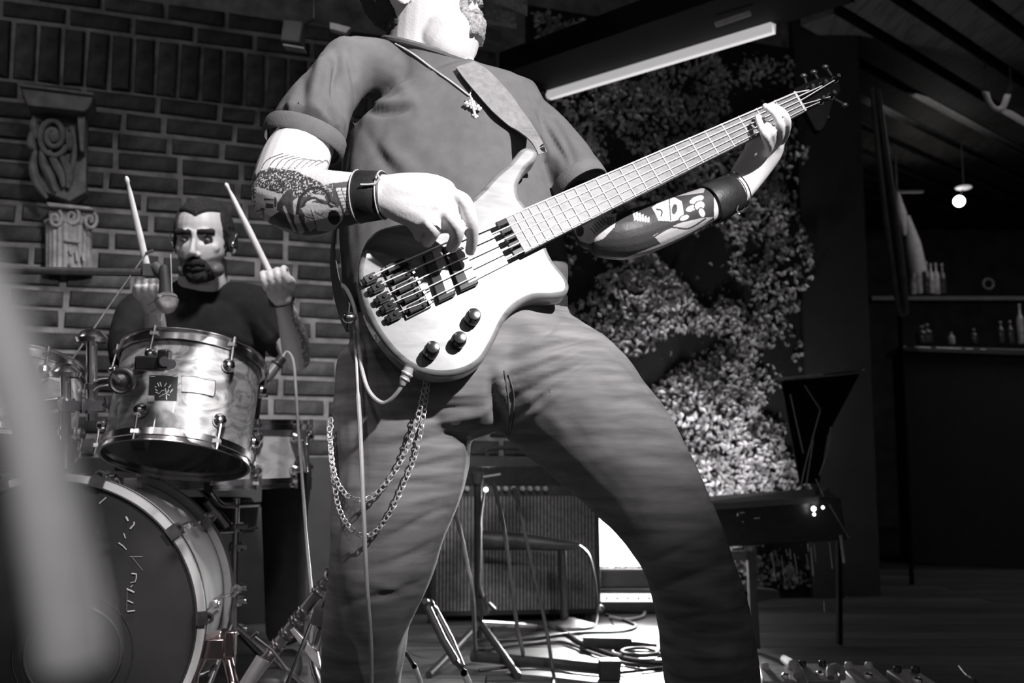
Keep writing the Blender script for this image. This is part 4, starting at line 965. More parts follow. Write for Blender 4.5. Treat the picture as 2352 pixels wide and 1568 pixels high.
# hidden second tom and cymbal at far left
t2 = thing('rack_tom', P(60, 1000, 2.2), 'dark second rack tom behind the blurred pole at the left edge', 'drum')
drum(t2, frame(P(15, 1030, 2.22), (-.06, .3, .95)), .14, .18, 6, .3, maple)
cy = thing('cymbal', P(75, 845, 2.3), 'small bright cymbal edge glinting at the far left behind the blurred pole', 'cymbal')
mk('cymbal_bowl', Geo().lathe([(.075, .0), (.04, .010), (.02, .014), (.012, .024), (.004, .026), (.004, .022), (.011, .020), (.019, .011), (.04, .007), (.075, -.002)], frame(P(70, 852, 2.3), (.1, -.25, .95)), 32), chrome, cy)
mk('cymbal_rod', Geo().tube([P(70, 852, 2.3), P(75, 960, 2.32), P(80, 1030, 2.25)], .005, 8), chrome_dull, cy)
# kick drum
KF, KB = P(112, 1440, 1.90), P(240, 1378, 2.30); KF.z = KB.z = .30
kz = (KB-KF).normalized(); KL = (KB-KF).length; KM = frame(KF, kz, (1, 0, 0)); KR = .272
kick = thing('bass_drum', (KF.x, KF.y, 0), 'large pale-shelled bass drum with black front head at the lower left', 'drum')
mk('shell', Geo().lathe([(KR-.02, .03), (KR, .03), (KR, KL-.03), (KR-.02, KL-.03)], KM, 96), shellw, kick, ang=30)
mk('front_head', Geo().lathe([(KR+.001, .012), (KR+.001, .004), (KR-.006, .003), (.001, .003)], KM, 80), mat('kick_head_black', .022, .22, 0, .4, 5, spec=.6), kick)
mk('back_head', Geo().lathe([(KR+.001, KL-.004), (KR-.006, KL-.003), (.001, KL-.003)], KM, 80), mat('coated_head', .45, .6), kick)
for z0, z1 in ((-.004, .034), (KL-.034, KL+.004)):
    H = mk('hoop', Geo().lathe([(KR+.001, z0), (KR+.017, z0), (KR+.017, z1), (KR+.001, z1), (KR+.001, z0)], KM, 96), hoopw, kick, ang=25)
    mk('hoop_inlay', Geo().lathe([(KR+.0165, z0+.014), (KR+.0178, z0+.014), (KR+.0178, z0+.024), (KR+.0165, z0+.024)], KM, 96), inlay, H, ang=25)
    mk('hoop_rim', Geo().torus(KM @ Matrix.Translation((0, 0, (z0 if z0 < 0 else z1))), KR+.001, .0022, 96, 6), inlay, H)
for k in range(10):
    a = math.radians(2+36*k)*1.0
    ca, sa_ = math.cos(-a), math.sin(-a); R3 = KM.to_3x3()
    # local y of the kick frame points down, so the angle runs the other way
    rv = R3 @ V((ca, sa_, 0))
    if KF.z+rv.z*.30 < .015: continue
    tv = kz.cross(rv)
    for zc, s in ((-.006, 1), (KL+.006, -1)):
        c = KM @ V(((KR+.018)*ca, (KR+.018)*sa_, zc+s*.018)); Mr = Matrix((tv, rv, kz)).transposed()
        q = Geo().box(c, (.026, .008, .044), Mr).box(c-kz*s*.022-rv*.006, (.026, .022, .007), Mr)
        q.cyl(c-kz*s*.018+rv*.010, c+kz*s*.05+rv*.012, .0045, .0045, 10).torus(frame(c-kz*s*.022+rv*.006, kz), .008, .003, 16, 6)
        mk('claw', q, black_metal if s > 0 else chrome_dull, kick, ang=30)
        mk('tension_rod', Geo().tube([c+rv*.010, c+kz*s*.10+rv*.006-rv*.012], .003, 8), chrome, kick)
    cc = KM @ V((KR*ca, KR*sa_, KL*.5))
    if abs(math.degrees(a) % 360-74) > 5: mk('lug', Geo().box(cc+rv*.008, (.018, .016, .05), Matrix((tv, rv, kz)).transposed()).cyl(cc-kz*.03+rv*.010, cc+kz*.03+rv*.010, .007, .007, 10), chrome, kick, .002)
def kp(px, py, off=-.0005):
    o = KF+kz*off+kz*.003*0; dr = P(px, py, 1)-CO; t = (o-CO).dot(kz)/dr.dot(kz); return CO+dr*t
pr = kp(168, 1500)
mk('port_ring', Geo().torus(frame(pr, kz), .088, .003, 64, 8), mat('ring_black', .03, .25), kick)
mk('port_ring', Geo().torus(frame(pr, kz), .110, .0008, 64, 6), mat('ring_black', .03, .25), kick)
mk('port_recess', Geo().lathe([(.085, .0005), (.085, .002), (.03, .004), (.001, .004)], frame(pr-kz*.0015, kz), 48), mat('port_dark', .008, .6), kick)
hm = mat('head_print', .30, .5)
for q, w_ in (([(302,1317),(313,1318),(313,1328)], 1.2), ([(313,1328),(310,1336),(300,1338)], .9), ([(291,1352),(308,1360)], 1.4), ([(305,1343),(300,1348)], .8), ([(293,1379),(306,1385)], 1.1), ([(293,1404),(310,1402)], 1.3), ([(292,1350),(291,1403)], .4),
              ([(298,1278),(327,1278)], .5), ([(304,1280),(328,1310)], .4), ([(289,1186),(294,1196)], 1.6), ([(299,1214),(308,1204),(308,1198)], 1.6), ([(272,1246),(283,1254),(290,1262)], .9), ([(284,1224),(288,1236)], .8), ([(228,1156),(244,1142)], 1.2)):
    mk('printed_mark', Geo().tube([kp(x, y, -.0004) for x, y in q], .0011*w_, 5), hm if w_ > .7 else mat('head_print_dim', .16, .5), kick)
sp_ = mk('spur', Geo().cyl(P(478,1476,2.0), P(520,1462,1.98), .018, .018, 16).tube([P(520,1500,1.97), P(536,1568,1.92), V((P(560,1568,1.9).x, P(560,1568,1.9).y, .008))], .010, 12).box(P(490,1488,1.97), (.05, .03, .04)).box(P(530,1478,1.96), (.02, .02, .05)), mat('spur_chrome_pink_lit', (.62, .5, .5), .2, 1, .1), kick, .003)  # pink tint of the light is put into this chrome colour
mk('spur', Geo().tube([P(470,1500,1.98), P(448,1545,1.97), V((P(430,1568,1.95).x, P(430,1568,1.95).y, .01))], .009, 12), mat('spur_chrome_pink_lit', (.62, .5, .5), .2, 1, .1), kick)
mk('top_mount', Geo().box(P(222, 1108, 2.02)+V((0, 0, -.004)), (.03, .05, .02)).cyl(P(250, 1104, 2.1), P(268, 1100, 2.1), .012, .012, 14).tube(crv([P(255,1116,2.1), P(268,1098,2.1), P(276,1108,2.1), P(277,1122,2.1)], 4), .004, 8).box(P(305, 1112, 2.2), (.03, .03, .03)), chrome, kick, .002)
# snare drum and its stand
SC = P(545, 1103, 2.62); SM = frame(SC, (0, -.03, 1))
sn = thing('snare_drum', SC, 'pale wooden snare drum on a chrome stand between the tom and the bass player', 'drum')
drum(sn, SM, .176, .145, 10, .31-.1, wood_mat('snare_wood', .40, .62, (4, 4, 6), .3, 2.5, .4, 2), True)
mk('strainer', Geo().box(P(700, 1050, 2.55), (.02, .02, .07)).tube([P(694, 1010, 2.52), P(704, 1085, 2.52)], .005, 8), chrome, sn, .002)
ss = thing('snare_stand', (SC.x, SC.y, 0), 'chrome snare stand with basket arms and a centre pole', 'drum hardware')
hub = P(543, 1162, 2.62)
for a in (.35, 2.45, 4.6):
    e = SC+V((.185*math.cos(a), .185*math.sin(a), -.016)); m1 = hub.lerp(e, .55)+V((0, 0, -.018))
    A = mk('basket_arm', Geo().tube(crv([hub, m1, e], 6), .007, 10), chrome, ss)
    mk('arm_pad', Geo().tube([e+V((0, 0, -.01)), e+V((0, 0, .02))], .010, 10), black_rubber, A)
mk('arm_tube', Geo().tube([P(475,1150,2.58), P(523,1208,2.6)], .012, 12), chrome_dull, ss)
pole_b = V((hub.x, hub.y, .06))
mk('pole', Geo().tube([hub+V((0, 0, .02)), hub+V((0, 0, -.26))], .009, 12).tube([hub+V((0, 0, -.26)), pole_b], .0125, 14), chrome, ss)
for py in (1210, 1255, 1350, 1380, 1445): mk('collar', Geo().cyl(P(543, py-9, 2.62), P(543, py+9, 2.62), .019, .019, 16).box(P(555, py, 2.6), (.03, .012, .012)), chrome, ss, .0015)
mk('wing_nut', Geo().tube([P(505,1222,2.58), P(535,1220,2.6)], .005, 8).tube([P(560,1220,2.6), P(585,1217,2.58), P(590,1212,2.58)], .004, 8), chrome, ss)
for a in (.4, 2.5, 4.6): mk('leg', Geo().tube([hub+V((0, 0, -.30)), V((hub.x+.20*math.cos(a), hub.y+.20*math.sin(a), .01))], .007, 10), chrome_dull, ss)
# ================================================================ drummer
dskin = mat('drummer_skin', .42, .5, 0, .08, 14, .25, 260)
dshirt = mat('black_tshirt', .012, .9, 0, .2, 40, .4, 420, spec=.2)
dm = thing('person', P(465, 900, 2.86).xy.to_3d(), 'bearded person in black t-shirt playing the drums with raised sticks', 'person')
g = Geo()
limb(g, [(462,980,2.92,110,.10),(462,850,2.90,110,.08),(462,730,2.89,110,.07),(464,690,2.89,64,.06),(466,640,2.86,56,.055),(467,600,2.86,52,.055)], 22, 5)
limb(g, [(400,700,2.88,45,.05),(320,715,2.87,42,.048),(300,760,2.85,38,.045),(318,830,2.76,34,.04),(345,850,2.70,30,.036)], 16)
limb(g, [(348,850,2.70,28,.034),(358,790,2.66,27,.032),(356,730,2.60,22,.026),(352,690,2.56,18,.02)], 16)
limb(g, [(520,700,2.88,45,.05),(610,712,2.87,44,.05),(655,760,2.84,38,.045),(680,820,2.76,34,.04)], 16)
limb(g, [(682,828,2.74,30,.036),(676,780,2.68,32,.036),(662,730,2.60,25,.028),(648,690,2.55,18,.021)], 16)
# seated legs
for sx, kx in ((-1, 330), (1, 650)):
    limb(g, [(462+sx*45,1000,2.92,60,.08),((462+kx)/2,1040,2.80,58,.07),(kx,1060,2.62,50,.06),(kx+sx*4,1200,2.64,42,.05),(kx+sx*5,1440,2.74,32,.04)], 16)
# hands gripping sticks
def fist(c, up, s):
    u = V(up).normalized(); o = V((0, -1, 0)); o = (o-u*o.dot(u)).normalized(); x = u.cross(o)
    limb3(g, [tuple(c-u*.045)+(.024, .018), tuple(c-u*.02)+(.034, .019), tuple(c+u*.018)+(.036, .017), tuple(c+u*.036)+(.030, .014)], 16, 4, 2.5)
    for k in range(4):
        b = c+x*s*(-.027+.018*k)+u*.034
        q = [b, b+o*.024+u*.004, b+o*.036-u*.014, b+o*.030-u*.034, b+o*.018-u*.036]
        limb3(g, [tuple(p)+(.0088-.0003*i, .0088-.0003*i) for i, p in enumerate(q)], 10, 4, 2, (0, 1, 0), .9)
    b = c-x*s*.03-u*.015
    limb3(g, [tuple(b)+(.012, .012), tuple(b-x*s*.008+o*.02+u*.018)+(.010, .010), tuple(b+x*s*.006+o*.034+u*.036)+(.0085, .0085)], 10, 4, 2, (0, 1, 0), .9)
fist(P(352, 672, 2.54), (.05, -.25, 1), 1); fist(P(640, 655, 2.53), (-.25, -.2, 1), -1)
DR = head_frame((.03, -1, -.16), (0, -.15, 1))
DC = P(467, 553, 2.80)
DM = head_geo(g, DC, DR, 1.0)
db = fuse(g, .0034, 3, .5); head_carve(db, DM)
a = getv(db); a_x, a_y = proj(a)
R2 = Ink(300, 600, 760, 900); R2.poly([(668,700),(700,740),(715,800),(712,850),(698,846),(690,780),(672,735)], .75); speckle(R2, R2.X > 0, .66, .0, 5)
R2.line([(340,700),(355,692),(366,700)], 3, .6); R2.line([(342,720),(360,708)], 3, .5)
Lh = a@np.array(DM.inverted())[:3, :3].T+np.array(DM.inverted())[:3, 3]
stub = np.clip((-.032-.45*np.maximum(0, .072-np.abs(Lh[:, 0]))-Lh[:, 2])/.008, 0, 1)*np.clip((.012-Lh[:, 1])/.01, 0, 1)*(np.abs(Lh[:, 0]) < .1)*(Lh[:, 2] > -.125)*.85
at = db.attributes.new('ink', 'FLOAT', 'POINT'); at.data.foreach_set('value', np.maximum(stub, R2.sample(a_x, a_y)).astype(np.float32))
dskin = ink_mat('drummer_skin_inked', .42, .05, .45)
link('body', db, dskin, dm)
dh = mat('black_hair', .022, .85, 0, .4, 200, .5, 500, spec=.15)
def hairp(l):
    if l.z > .01 and (l.y > -.02+.0*l.z) and l.z > .035-.0*l.y: return 1.0
    if l.y > -.01 and l.z > -.03 and abs(l.x) < .078: return .8
    line = .061+.015*math.sin(min(abs(l.x)/.040, 1)*PI/2)-max(0, abs(l.x)-.055)*5
    if l.y <= -.02 and l.z > line: return min(1, (l.z-line)/.006)
    if abs(l.x) > .064 and l.y > -.04 and l.z > -.02: return .4
    return 0
shell('hair', db, DM, hairp, .007, dh, dm, .002, 4)
def beardp(l):
    if l.y > -.02: return 0
    if abs(l.x) < .021 and abs(l.z+.0725) < .004 and l.y < -.07: return 0
    e = 1-(l.x/.041)**2-((l.z+.092)/.044)**2
    if e > 0 and not (l.z > -.062 and abs(l.x) < .004 and False): return min(1, e*3)
    return 0
shell('beard', db, DM, beardp, .008, dh, dm, .004, 9)
shell('eyebrow', db, DM, lambda l: 1.0 if (l.y < -.06 and .010 < abs(l.x) < .052 and .013+abs(l.x)*.02 < l.z < .024+abs(l.x)*.06) else 0, .0045, dh, dm, .001)
for sx in (-1, 1):
    e = mk('eye', Geo().ell(DM @ V((sx*.031, -.0765, -.002)), (.0105, .0100, .0075)), mat('drummer_eye', .16, .2), dm)
    mk('iris', Geo().ell(DM @ V((sx*.031, -.0862, -.003)), (.005, .0015, .0045)), black_gloss, e)
    mk('earphone', Geo().ell(DM @ V((sx*.083, -.004, -.01)), (.006, .008, .009)).tube(crv([DM @ V((sx*.085, -.004, -.008)), DM @ V((sx*.093, .0, .02)), DM @ V((sx*.088, .02, .028))], 4), .002, 6), chrome, dm)
g = Geo()
limb(g, [(462,1000,2.92,125,.125),(462,900,2.91,140,.125),(462,800,2.89,150,.12),(464,730,2.88,150,.105),(465,690,2.88,95,.085),(466,672,2.87,72,.078)], 28, 5)
limb(g, [(410,708,2.88,60,.07),(330,722,2.87,58,.066),(300,780,2.83,50,.06),(305,825,2.78,48,.058)], 18, 5, 2, (0, 1, 0), .2)
limb(g, [(520,708,2.88,60,.07),(600,718,2.87,60,.068),(640,765,2.84,48,.058),(655,790,2.81,46,.055)], 18, 5, 2, (0, 1, 0), .2)
ds = fuse(g, .007, 4); noise_disp(ds, 9, .006); fold(ds, [(520,760,600,800,.006,10),(380,780,460,840,.005,12),(600,730,640,790,-.006,8),(300,740,330,800,-.006,8)])
link('tshirt', ds, dshirt, dm)
g = Geo()
for sx, kx in ((-1, 330), (1, 650)):
    limb(g, [(462+sx*45,1000,2.92,74,.095),((462+kx)/2,1040,2.80,70,.085),(kx,1060,2.62,60,.072),(kx+sx*4,1200,2.64,52,.062),(kx+sx*5,1450,2.74,44,.055)], 18)
limb(g, [(462,960,2.93,120,.12),(462,1040,2.93,110,.12)], 18)
link('trousers', fuse(g, .008, 4), mat('black_trousers', .02, .9, 0, .2, 30), dm)
for sx, kx in ((-1, 330), (1, 650)):
    c = P(kx+sx*5, 1450, 2.74); c.z = 0; s_ = Geo(); limb3(s_, [tuple(c+V((0, .05, .045)))+(.04, .045), tuple(c+V((0, -.05, .04)))+(.045, .04), tuple(c+V((0, -.16, .03)))+(.04, .028)], 14, 4, 2.4, (0, 0, 1)); mk('shoe', s_, black_rubber, dm)
band('wristband', (648,694,2.553), (644,680,2.545), 27, 26, .030, .028, lea, dm)
thr = thing('drum_throne', (P(462, 1000, 2.93).x, 2.93, 0), 'round black drum stool under the seated drummer', 'stool')
zs = .50; tc_ = V((P(462, 1000, 2.93).x, P(462, 1000, 2.93).y, 0))
mk('seat', Geo().lathe([(.12, zs-.09), (.165, zs-.08), (.17, zs-.03), (.15, zs)], Matrix.Translation(tc_), 32), mat('black_leather', .03, .4), thr)
mk('post', Geo().tube([tc_+V((0, 0, zs-.09)), tc_+V((0, 0, .14))], .014, 12), chrome, thr)
for a in (.3, 2.4, 4.5): mk('leg', Geo().tube([tc_+V((0, 0, .25)), tc_+V((.22*math.cos(a), .22*math.sin(a), .012))], .010, 10), chrome_dull, thr)
stw = mat('drumstick_wood', .62, .45, 0, .1, 30)
def stick(a, b, lab):
    a, b = P(*a), P(*b); q = [a, a.lerp(b, .012), a.lerp(b, .03), a.lerp(b, .05), a.lerp(b, .12), a.lerp(b, .4), b]
    t = tag(mk('drumstick', Geo().tube(q, [.002, .0048, .0052, .0035, .0058, .0082, .0082], 12), stw), lab, 'drumstick')
stick((290,405,2.36), (366,735,2.58), 'upright pale drumstick held in the fist beside the left microphone')
stick((518,420,2.50), (652,690,2.56), 'pale drumstick leaning left in the raised hand, crossing behind the tattooed elbow')
# ---------------------------------------------------------------- microphones round the drummer
gr_m = mat('mic_grille', .35, .3, .9, .3, 300, .9, 700)
ms = thing('microphone_stand', P(180, 622, 2.42), 'black boom microphone stand reaching in from the left in front of the drummer', 'microphone stand')
mk('boom', Geo().tube([P(-260, 618, 2.44), P(120, 622, 2.42), P(352, 626, 2.40)], .0098, 14), black_metal, ms)
mk('clip', Geo().box(P(352, 622, 2.40), (.045, .03, .032)).tube([P(356, 610, 2.40), P(382, 640, 2.38)], .015, 14), black_rubber, ms, .003)
mk('boom_weight_rod', Geo().tube([P(112, 902, 2.30), P(335, 583, 2.42)], .0022, 8).tube([P(335, 583, 2.42), P(352, 576, 2.42)], .005, 8), chrome_dull, ms)
mk('upright', Geo().tube([P(-240, 600, 2.44), V((P(-240, 600, 2.44).x, P(-240, 600, 2.44).y, .03))], .011, 12), black_metal, ms)
for a in (.3, 2.4, 4.5):
    q = V((P(-240, 600, 2.44).x, P(-240, 600, 2.44).y, 0)); mk('leg', Geo().tube([q+V((0, 0, .12)), q+V((.25*math.cos(a), .25*math.sin(a), .01))], .008, 8), black_metal, ms)
m1 = thing('microphone', P(383, 680, 2.36), 'dark vocal microphone pointing down with a round silver grille in front of the drummer', 'microphone')
mt, mb = P(377, 612, 2.38), P(382, 682, 2.35); t = (mb-mt).normalized()
mk('mic_body', Geo().lathe([(.010, 0), (.012, .01), (.0145, (mb-mt).length*.6), (.019, (mb-mt).length)], frame(mt, t), 24), mat('mic_black', .02, .65, spec=.3), m1)
mk('grille', Geo().lathe([(.019, 0), (.025, .004), (.0262, .012), (.0262, .017), (.024, .028), (.016, .040), (.004, .045)], frame(mb-t*.004, t), 28), gr_m, m1)
mk('grille_band', Geo().torus(frame(mb+t*.010, t), .0258, .0022, 32, 8), chrome, m1)
mk('mic_cable', Geo().tube(crv([P(392, 584, 2.38), P(394, 640, 2.36), P(395, 676, 2.345)], 6), .0012, 8), cabm if False else mat('mic_cable_grey', .30, .4), m1)  # thin pale line modelled as the highlight along the mic and cable
m2 = thing('microphone', P(625, 855, 2.45), 'short pale snare microphone above the snare with a dark cable plug', 'microphone')
mk('mic_body', Geo().tube([P(610, 872, 2.44), P(636, 838, 2.46)], .0135, 18), mat('mic_silver', .35, .35, .7), m2)
mk('connector', Geo().tube([P(636, 838, 2.46), P(648, 822, 2.47)], .0125, 14).torus(frame(P(637, 837, 2.46), P(650, 818, 2.47)-P(636, 838, 2.46)), .0145, .003, 20, 8), black_metal, m2)
mk('mic_cable', Geo().tube(crv([P(648, 822, 2.47), P(660, 808, 2.48), P(674, 830, 2.46), P(680, 900, 2.42), P(686, 1000, 2.4), P(694, 1100, 2.38), P(705, 1250, 2.34), P(716, 1380, 2.3), P(712, 1520, 2.3), P(708, 1600, 2.32)], 8), .0036, 8), mat('mic_cable_grey', .30, .4), m2)
mk('mic_clamp', Geo().tube([P(612, 872, 2.44), P(596, 912, 2.46), P(590, 960, 2.47)], .006, 8).box(P(600, 905, 2.45), (.03, .012, .016)), black_metal, m2)
# ================================================================ amplifier and gear on the stage floor
amp = thing('guitar_amplifier', P(1190, 1425, 3.75).xy.to_3d(), 'dark guitar amplifier with ribbed grille cloth and a row of knobs', 'amplifier')
AL, AR = P(985, 1430, 3.72), P(1382, 1412, 3.80); AL.z = AR.z = .025; ax = (AR-AL).normalized(); ay = V((-ax.y, ax.x, 0)); AW = (AR-AL).length; AH = .60
AM = Matrix((ax, ay, V((0, 0, 1)))).transposed()
ac = (AL+AR)*.5+ay*.13
tolex = mat('amp_vinyl', .03, .7, 0, .3, 40, .6, 300)
mk('cabinet', Geo().box(ac+V((0, 0, AH/2)), (AW, .25, AH), AM), tolex, amp, .012)
mk('grille_cloth', Geo().box(ac-ay*.128+V((0, 0, .235)), (AW-.04, .008, .43), AM), mat('grille_cloth', .03, .85, 0, .4, 30), amp)
g = Geo()
for i in range(46):
    x = -AW/2+.03+i*(AW-.06)/45; g.box(ac-ay*.1335+ax*x+V((0, 0, .235)), (.0062, .003, .425), AM)
tag(mk('grille_rib', g, mat('grille_rib', .15, .8, 0, .3, 60), amp, smooth=False), kind='stuff')
mk('control_panel', Geo().box(ac-ay*.127+V((0, 0, .525)), (AW-.04, .006, .07), AM), black_gloss, amp, .002)
for px in (1023, 1072, 1143, 1161, 1179, 1200, 1217, 1234, 1252):
    dr = P(px, 1122, 1)-CO; o = ac-ay*.130; t = (o-CO).dot(ay)/dr.dot(ay); c = CO+dr*t
    mk('knob', Geo().lathe([(.0105, 0), (.0105, .006), (.008, .008), (.0075, .018), (.003, .019)], frame(c, -ay), 20), mat('knob_cream', .26, .5), amp)
dr = P(1116, 1124, 1)-CO; o = ac-ay*.14; t = (o-CO).dot(ay)/dr.dot(ay)
mk('pilot_lamp', Geo().ell(CO+dr*t, (.009, .008, .009)), mat('pilot_glow', .9, .4, emit=3), amp)
mk('handle', Geo().tube(crv([ac+ax*-.1+V((0, 0, AH)), ac+ax*-.09+V((0, 0, AH+.03)), ac+ax*.09+V((0, 0, AH+.03)), ac+ax*.1+V((0, 0, AH))], 4), .009, 8), tolex, amp)
for sx in (-1, 1):
    for sy in (-1, 1): mk('rubber_foot', Geo().cyl(ac+ax*sx*(AW/2-.05)+ay*sy*.09+V((0, 0, -.025)), ac+ax*sx*(AW/2-.05)+ay*sy*.09+V((0, 0, .002)), .018, .02, 14), black_rubber, amp)
    for z in (.02, AH-.02): mk('corner_cap', Geo().ell(ac+ax*sx*(AW/2-.004)-ay*.12+V((0, 0, z)), (.016, .016, .016)), chrome_dull, amp)
def floorpt(px, py): 
    dr = P(px, py, 1)-CO; t = -CO.z/dr.z; return CO+dr*t
# short stand before the amplifier
s1 = thing('microphone_stand', floorpt(1300, 1432), 'short black stand with a thick horizontal boom and pale round base before the amplifier', 'microphone stand')
fb_ = floorpt(1325, 1440); dS = (fb_-CO).dot(FW)
mk('base', Geo().lathe([(.085, 0), (.085, .008), (.03, .022), (.012, .03)], Matrix.Translation(fb_+V((-.02, 0, .004))), 36), mat('base_grey', .28, .35, .4), s1)
mk('post', Geo().tube([fb_+V((-.045, 0, .02)), P(1291, 1262, dS)], .015, 12).tube([P(1291, 1330, dS-.02), P(1291, 1275, dS-.02)], .004, 6), black_metal, s1)
mk('boom', Geo().tube([P(1108, 1240, dS), P(1200, 1244, dS), P(1290, 1252, dS), P(1332, 1252, dS)], [.036, .030, .020, .012], 14), black_rubber, s1)
mk('boom_cable', Geo().tube(crv([P(1330, 1252, dS), P(1352, 1275, dS), P(1366, 1330, dS), P(1372, 1400, dS), floorpt(1360, 1452)+V((0, 0, .006)), floorpt(1300, 1460)+V((0, 0, .006))], 6), .005, 8), dcab, s1)
# tall stand seen between the legs
s2 = thing('microphone_stand', floorpt(1100, 1520), 'tall black tripod microphone stand between the legs of the bass player', 'microphone stand')
d_ = 3.1; fp = floorpt(1100, 1500); d_ = (fp-CO).dot(FW)
mk('pole', Geo().tube([V((fp.x, fp.y, .05)), P(1097, 1085, d_)], .013, 14), black_metal, s2)
mk('pole_tube', Geo().tube([P(1110, 1370, d_-.03), P(1102, 1345, d_-.03), P(1103, 1190, d_-.02), P(1112, 1130, d_-.02)], .0045, 8), chrome_dull, s2)
mk('collar', Geo().cyl(P(1102, 1370, d_), P(1106, 1410, d_), .024, .024, 16).tube([P(1122, 1385, d_-.03), P(1136, 1400, d_-.03)], .007, 8), black_metal, s2)
mk('clutch', Geo().cyl(P(1097, 1085, d_), P(1097, 1110, d_), .02, .018, 14).tube([P(1100, 1098, d_), P(1150, 1090, d_)], .007, 8), black_metal, s2)
for (px, py) in ((1245, 1446), (985, 1560), (1190, 1562)):
    f = floorpt(px, py); mk('leg', Geo().tube([P(1103, 1430, d_), f+V((0, 0, .012))], .011, 12), chrome if px == 1245 else black_metal, s2)
def cable(pts, r, lab, m_=None, name='cable'):
    return tag(mk(name, Geo().tube(crv(pts, 8), r, 8), m_ or dcab), lab, 'cable')
fz = V((0, 0, .008))
cable([P(1036,1150,2.7), P(1055,1210,2.7), P(1072,1290,2.72), P(1086,1370,2.75), floorpt(1092,1520)+fz], .0058, 'dim grey cable curving down left of the black microphone stand', mat('cable_grey', .14, .3, spec=.7))
cable([P(1135,1110,2.9), P(1155,1200,2.9), P(1172,1320,2.92), P(1188,1440,2.92), P(1202,1505,2.9), floorpt(1196,1522)+fz, floorpt(1160,1530)+fz], .0062, 'thick dark cable hanging in front of the amplifier and hooking at the floor', mat('cable_sheen', .06, .22, spec=.9))
cable([P(1180,1120,2.85), P(1200,1200,2.85), P(1226,1320,2.86), P(1254,1440,2.86), P(1268,1530,2.8), floorpt(1272,1566)+fz, floorpt(1265,1640)+fz], .0055, 'thinner cable slanting down to the right in front of the amplifier', mat('cable_sheen', .06, .22, spec=.9))
cable([floorpt(1255,1440)+fz, floorpt(1290,1450)+fz, floorpt(1330,1478)+fz, floorpt(1380,1500)+fz, floorpt(1450,1520)+fz, floorpt(1540,1528)+fz], .007, 'thick black cable lying across the lit stage floor', mat('cable_sheen', .06, .22, spec=.9))
cable([floorpt(1140,1475)+fz, floorpt(1230,1470)+fz, floorpt(1330,1458)+fz, floorpt(1420,1455)+fz, floorpt(1460,1440)+fz, floorpt(1390,1415)+fz], .006, 'black cable bending back towards the amplifier foot')
cable([floorpt(1090,1500)+fz, floorpt(1200,1486)+fz, floorpt(1290,1480)+fz, floorpt(1360,1505)+fz, floorpt(1440,1530)+fz, floorpt(1560,1540)+fz], .006, 'black cable running low beside the thick one on the floor')
cable([floorpt(1100,1545)+fz, floorpt(1240,1535)+fz, floorpt(1400,1552)+fz, floorpt(1580,1530)+fz], .005, 'nearest thin black cable along the bottom of the lit floor')
cable([floorpt(1400,1422)+fz, floorpt(1440,1428)+fz, floorpt(1476,1420)+fz, floorpt(1482,1405)+fz], .006, 'pale curled cable end beside the flood light', cabm)
for i, (x, y) in enumerate(((1462,1502),(1478,1508),(1470,1514))):
    c = floorpt(x, y)+V((0, 0, .008+i*.008)); tag(mk('cable_coil', Geo().torus(Matrix.Translation(c) @ Matrix.Scale(1.0, 4), .075-.01*i, .005, 40, 8), dcab), ['lowest black coil of cable on the lit floor', 'middle black coil of cable on the lit floor', 'topmost black coil of cable on the lit floor'][i], 'cable')
bx = floorpt(1395, 1490); mb_ = thing('stage_box', bx, 'small flat black junction box on the lit floor by the coiled cables', 'box')
mk('box_body', Geo().box(bx+V((0, 0, .022)), (.16, .05, .035), Matrix.Rotation(-.08, 3, 'Z')), black_metal, mb_, .004)
mk('plug', Geo().tube([bx+V((.08, -.01, .02)), bx+V((.16, -.02, .012))], .009, 10), black_rubber, mb_)
bar = thing('floor_bar', floorpt(1330, 1555), 'long black metal rail lying on the floor at the bottom', 'rail')
mk('rail', Geo().tube([floorpt(1085, 1530)+V((0, 0, .03)), floorpt(1395, 1562)+V((0, 0, .03))], .017, 10), black_metal, bar)
mk('rail_end', Geo().box(floorpt(1400, 1562)+V((.0, 0, .03)), (.06, .05, .055)), black_rubber, bar, .004)
# guitar stand near the bottom
s3 = thing('instrument_stand', floorpt(1010, 1568), 'folded black instrument stand with two slanting legs behind the right leg of the bass player', 'stand')
mk('leg', Geo().tube([P(978, 1385, 2.35), P(1018, 1470, 2.3), P(1048, 1520, 2.27)], .009, 10), mat('stand_grey', .10, .4, .2), s3)
mk('leg', Geo().tube([P(996, 1395, 2.4), P(1035, 1470, 2.35), P(1060, 1530, 2.3)], .009, 10), mat('stand_grey', .10, .4, .2), s3)
mk('leg', Geo().tube([P(925, 1490, 2.3), P(952, 1530, 2.2), floorpt(975, 1600)+V((0, 0, .01))], .006, 8), chrome_dull, s3)
mk('foot', Geo().tube([P(1048, 1520, 2.27), P(1066, 1545, 2.2), floorpt(1095, 1620)+V((0, 0, .01))], .008, 8), chrome_dull, s3)
mk('hinge', Geo().ell(P(985, 1388, 2.36), (.014, .012, .014)).cyl(P(976, 1380, 2.34), P(1000, 1400, 2.38), .008, .008, 10), chrome_dull, s3)
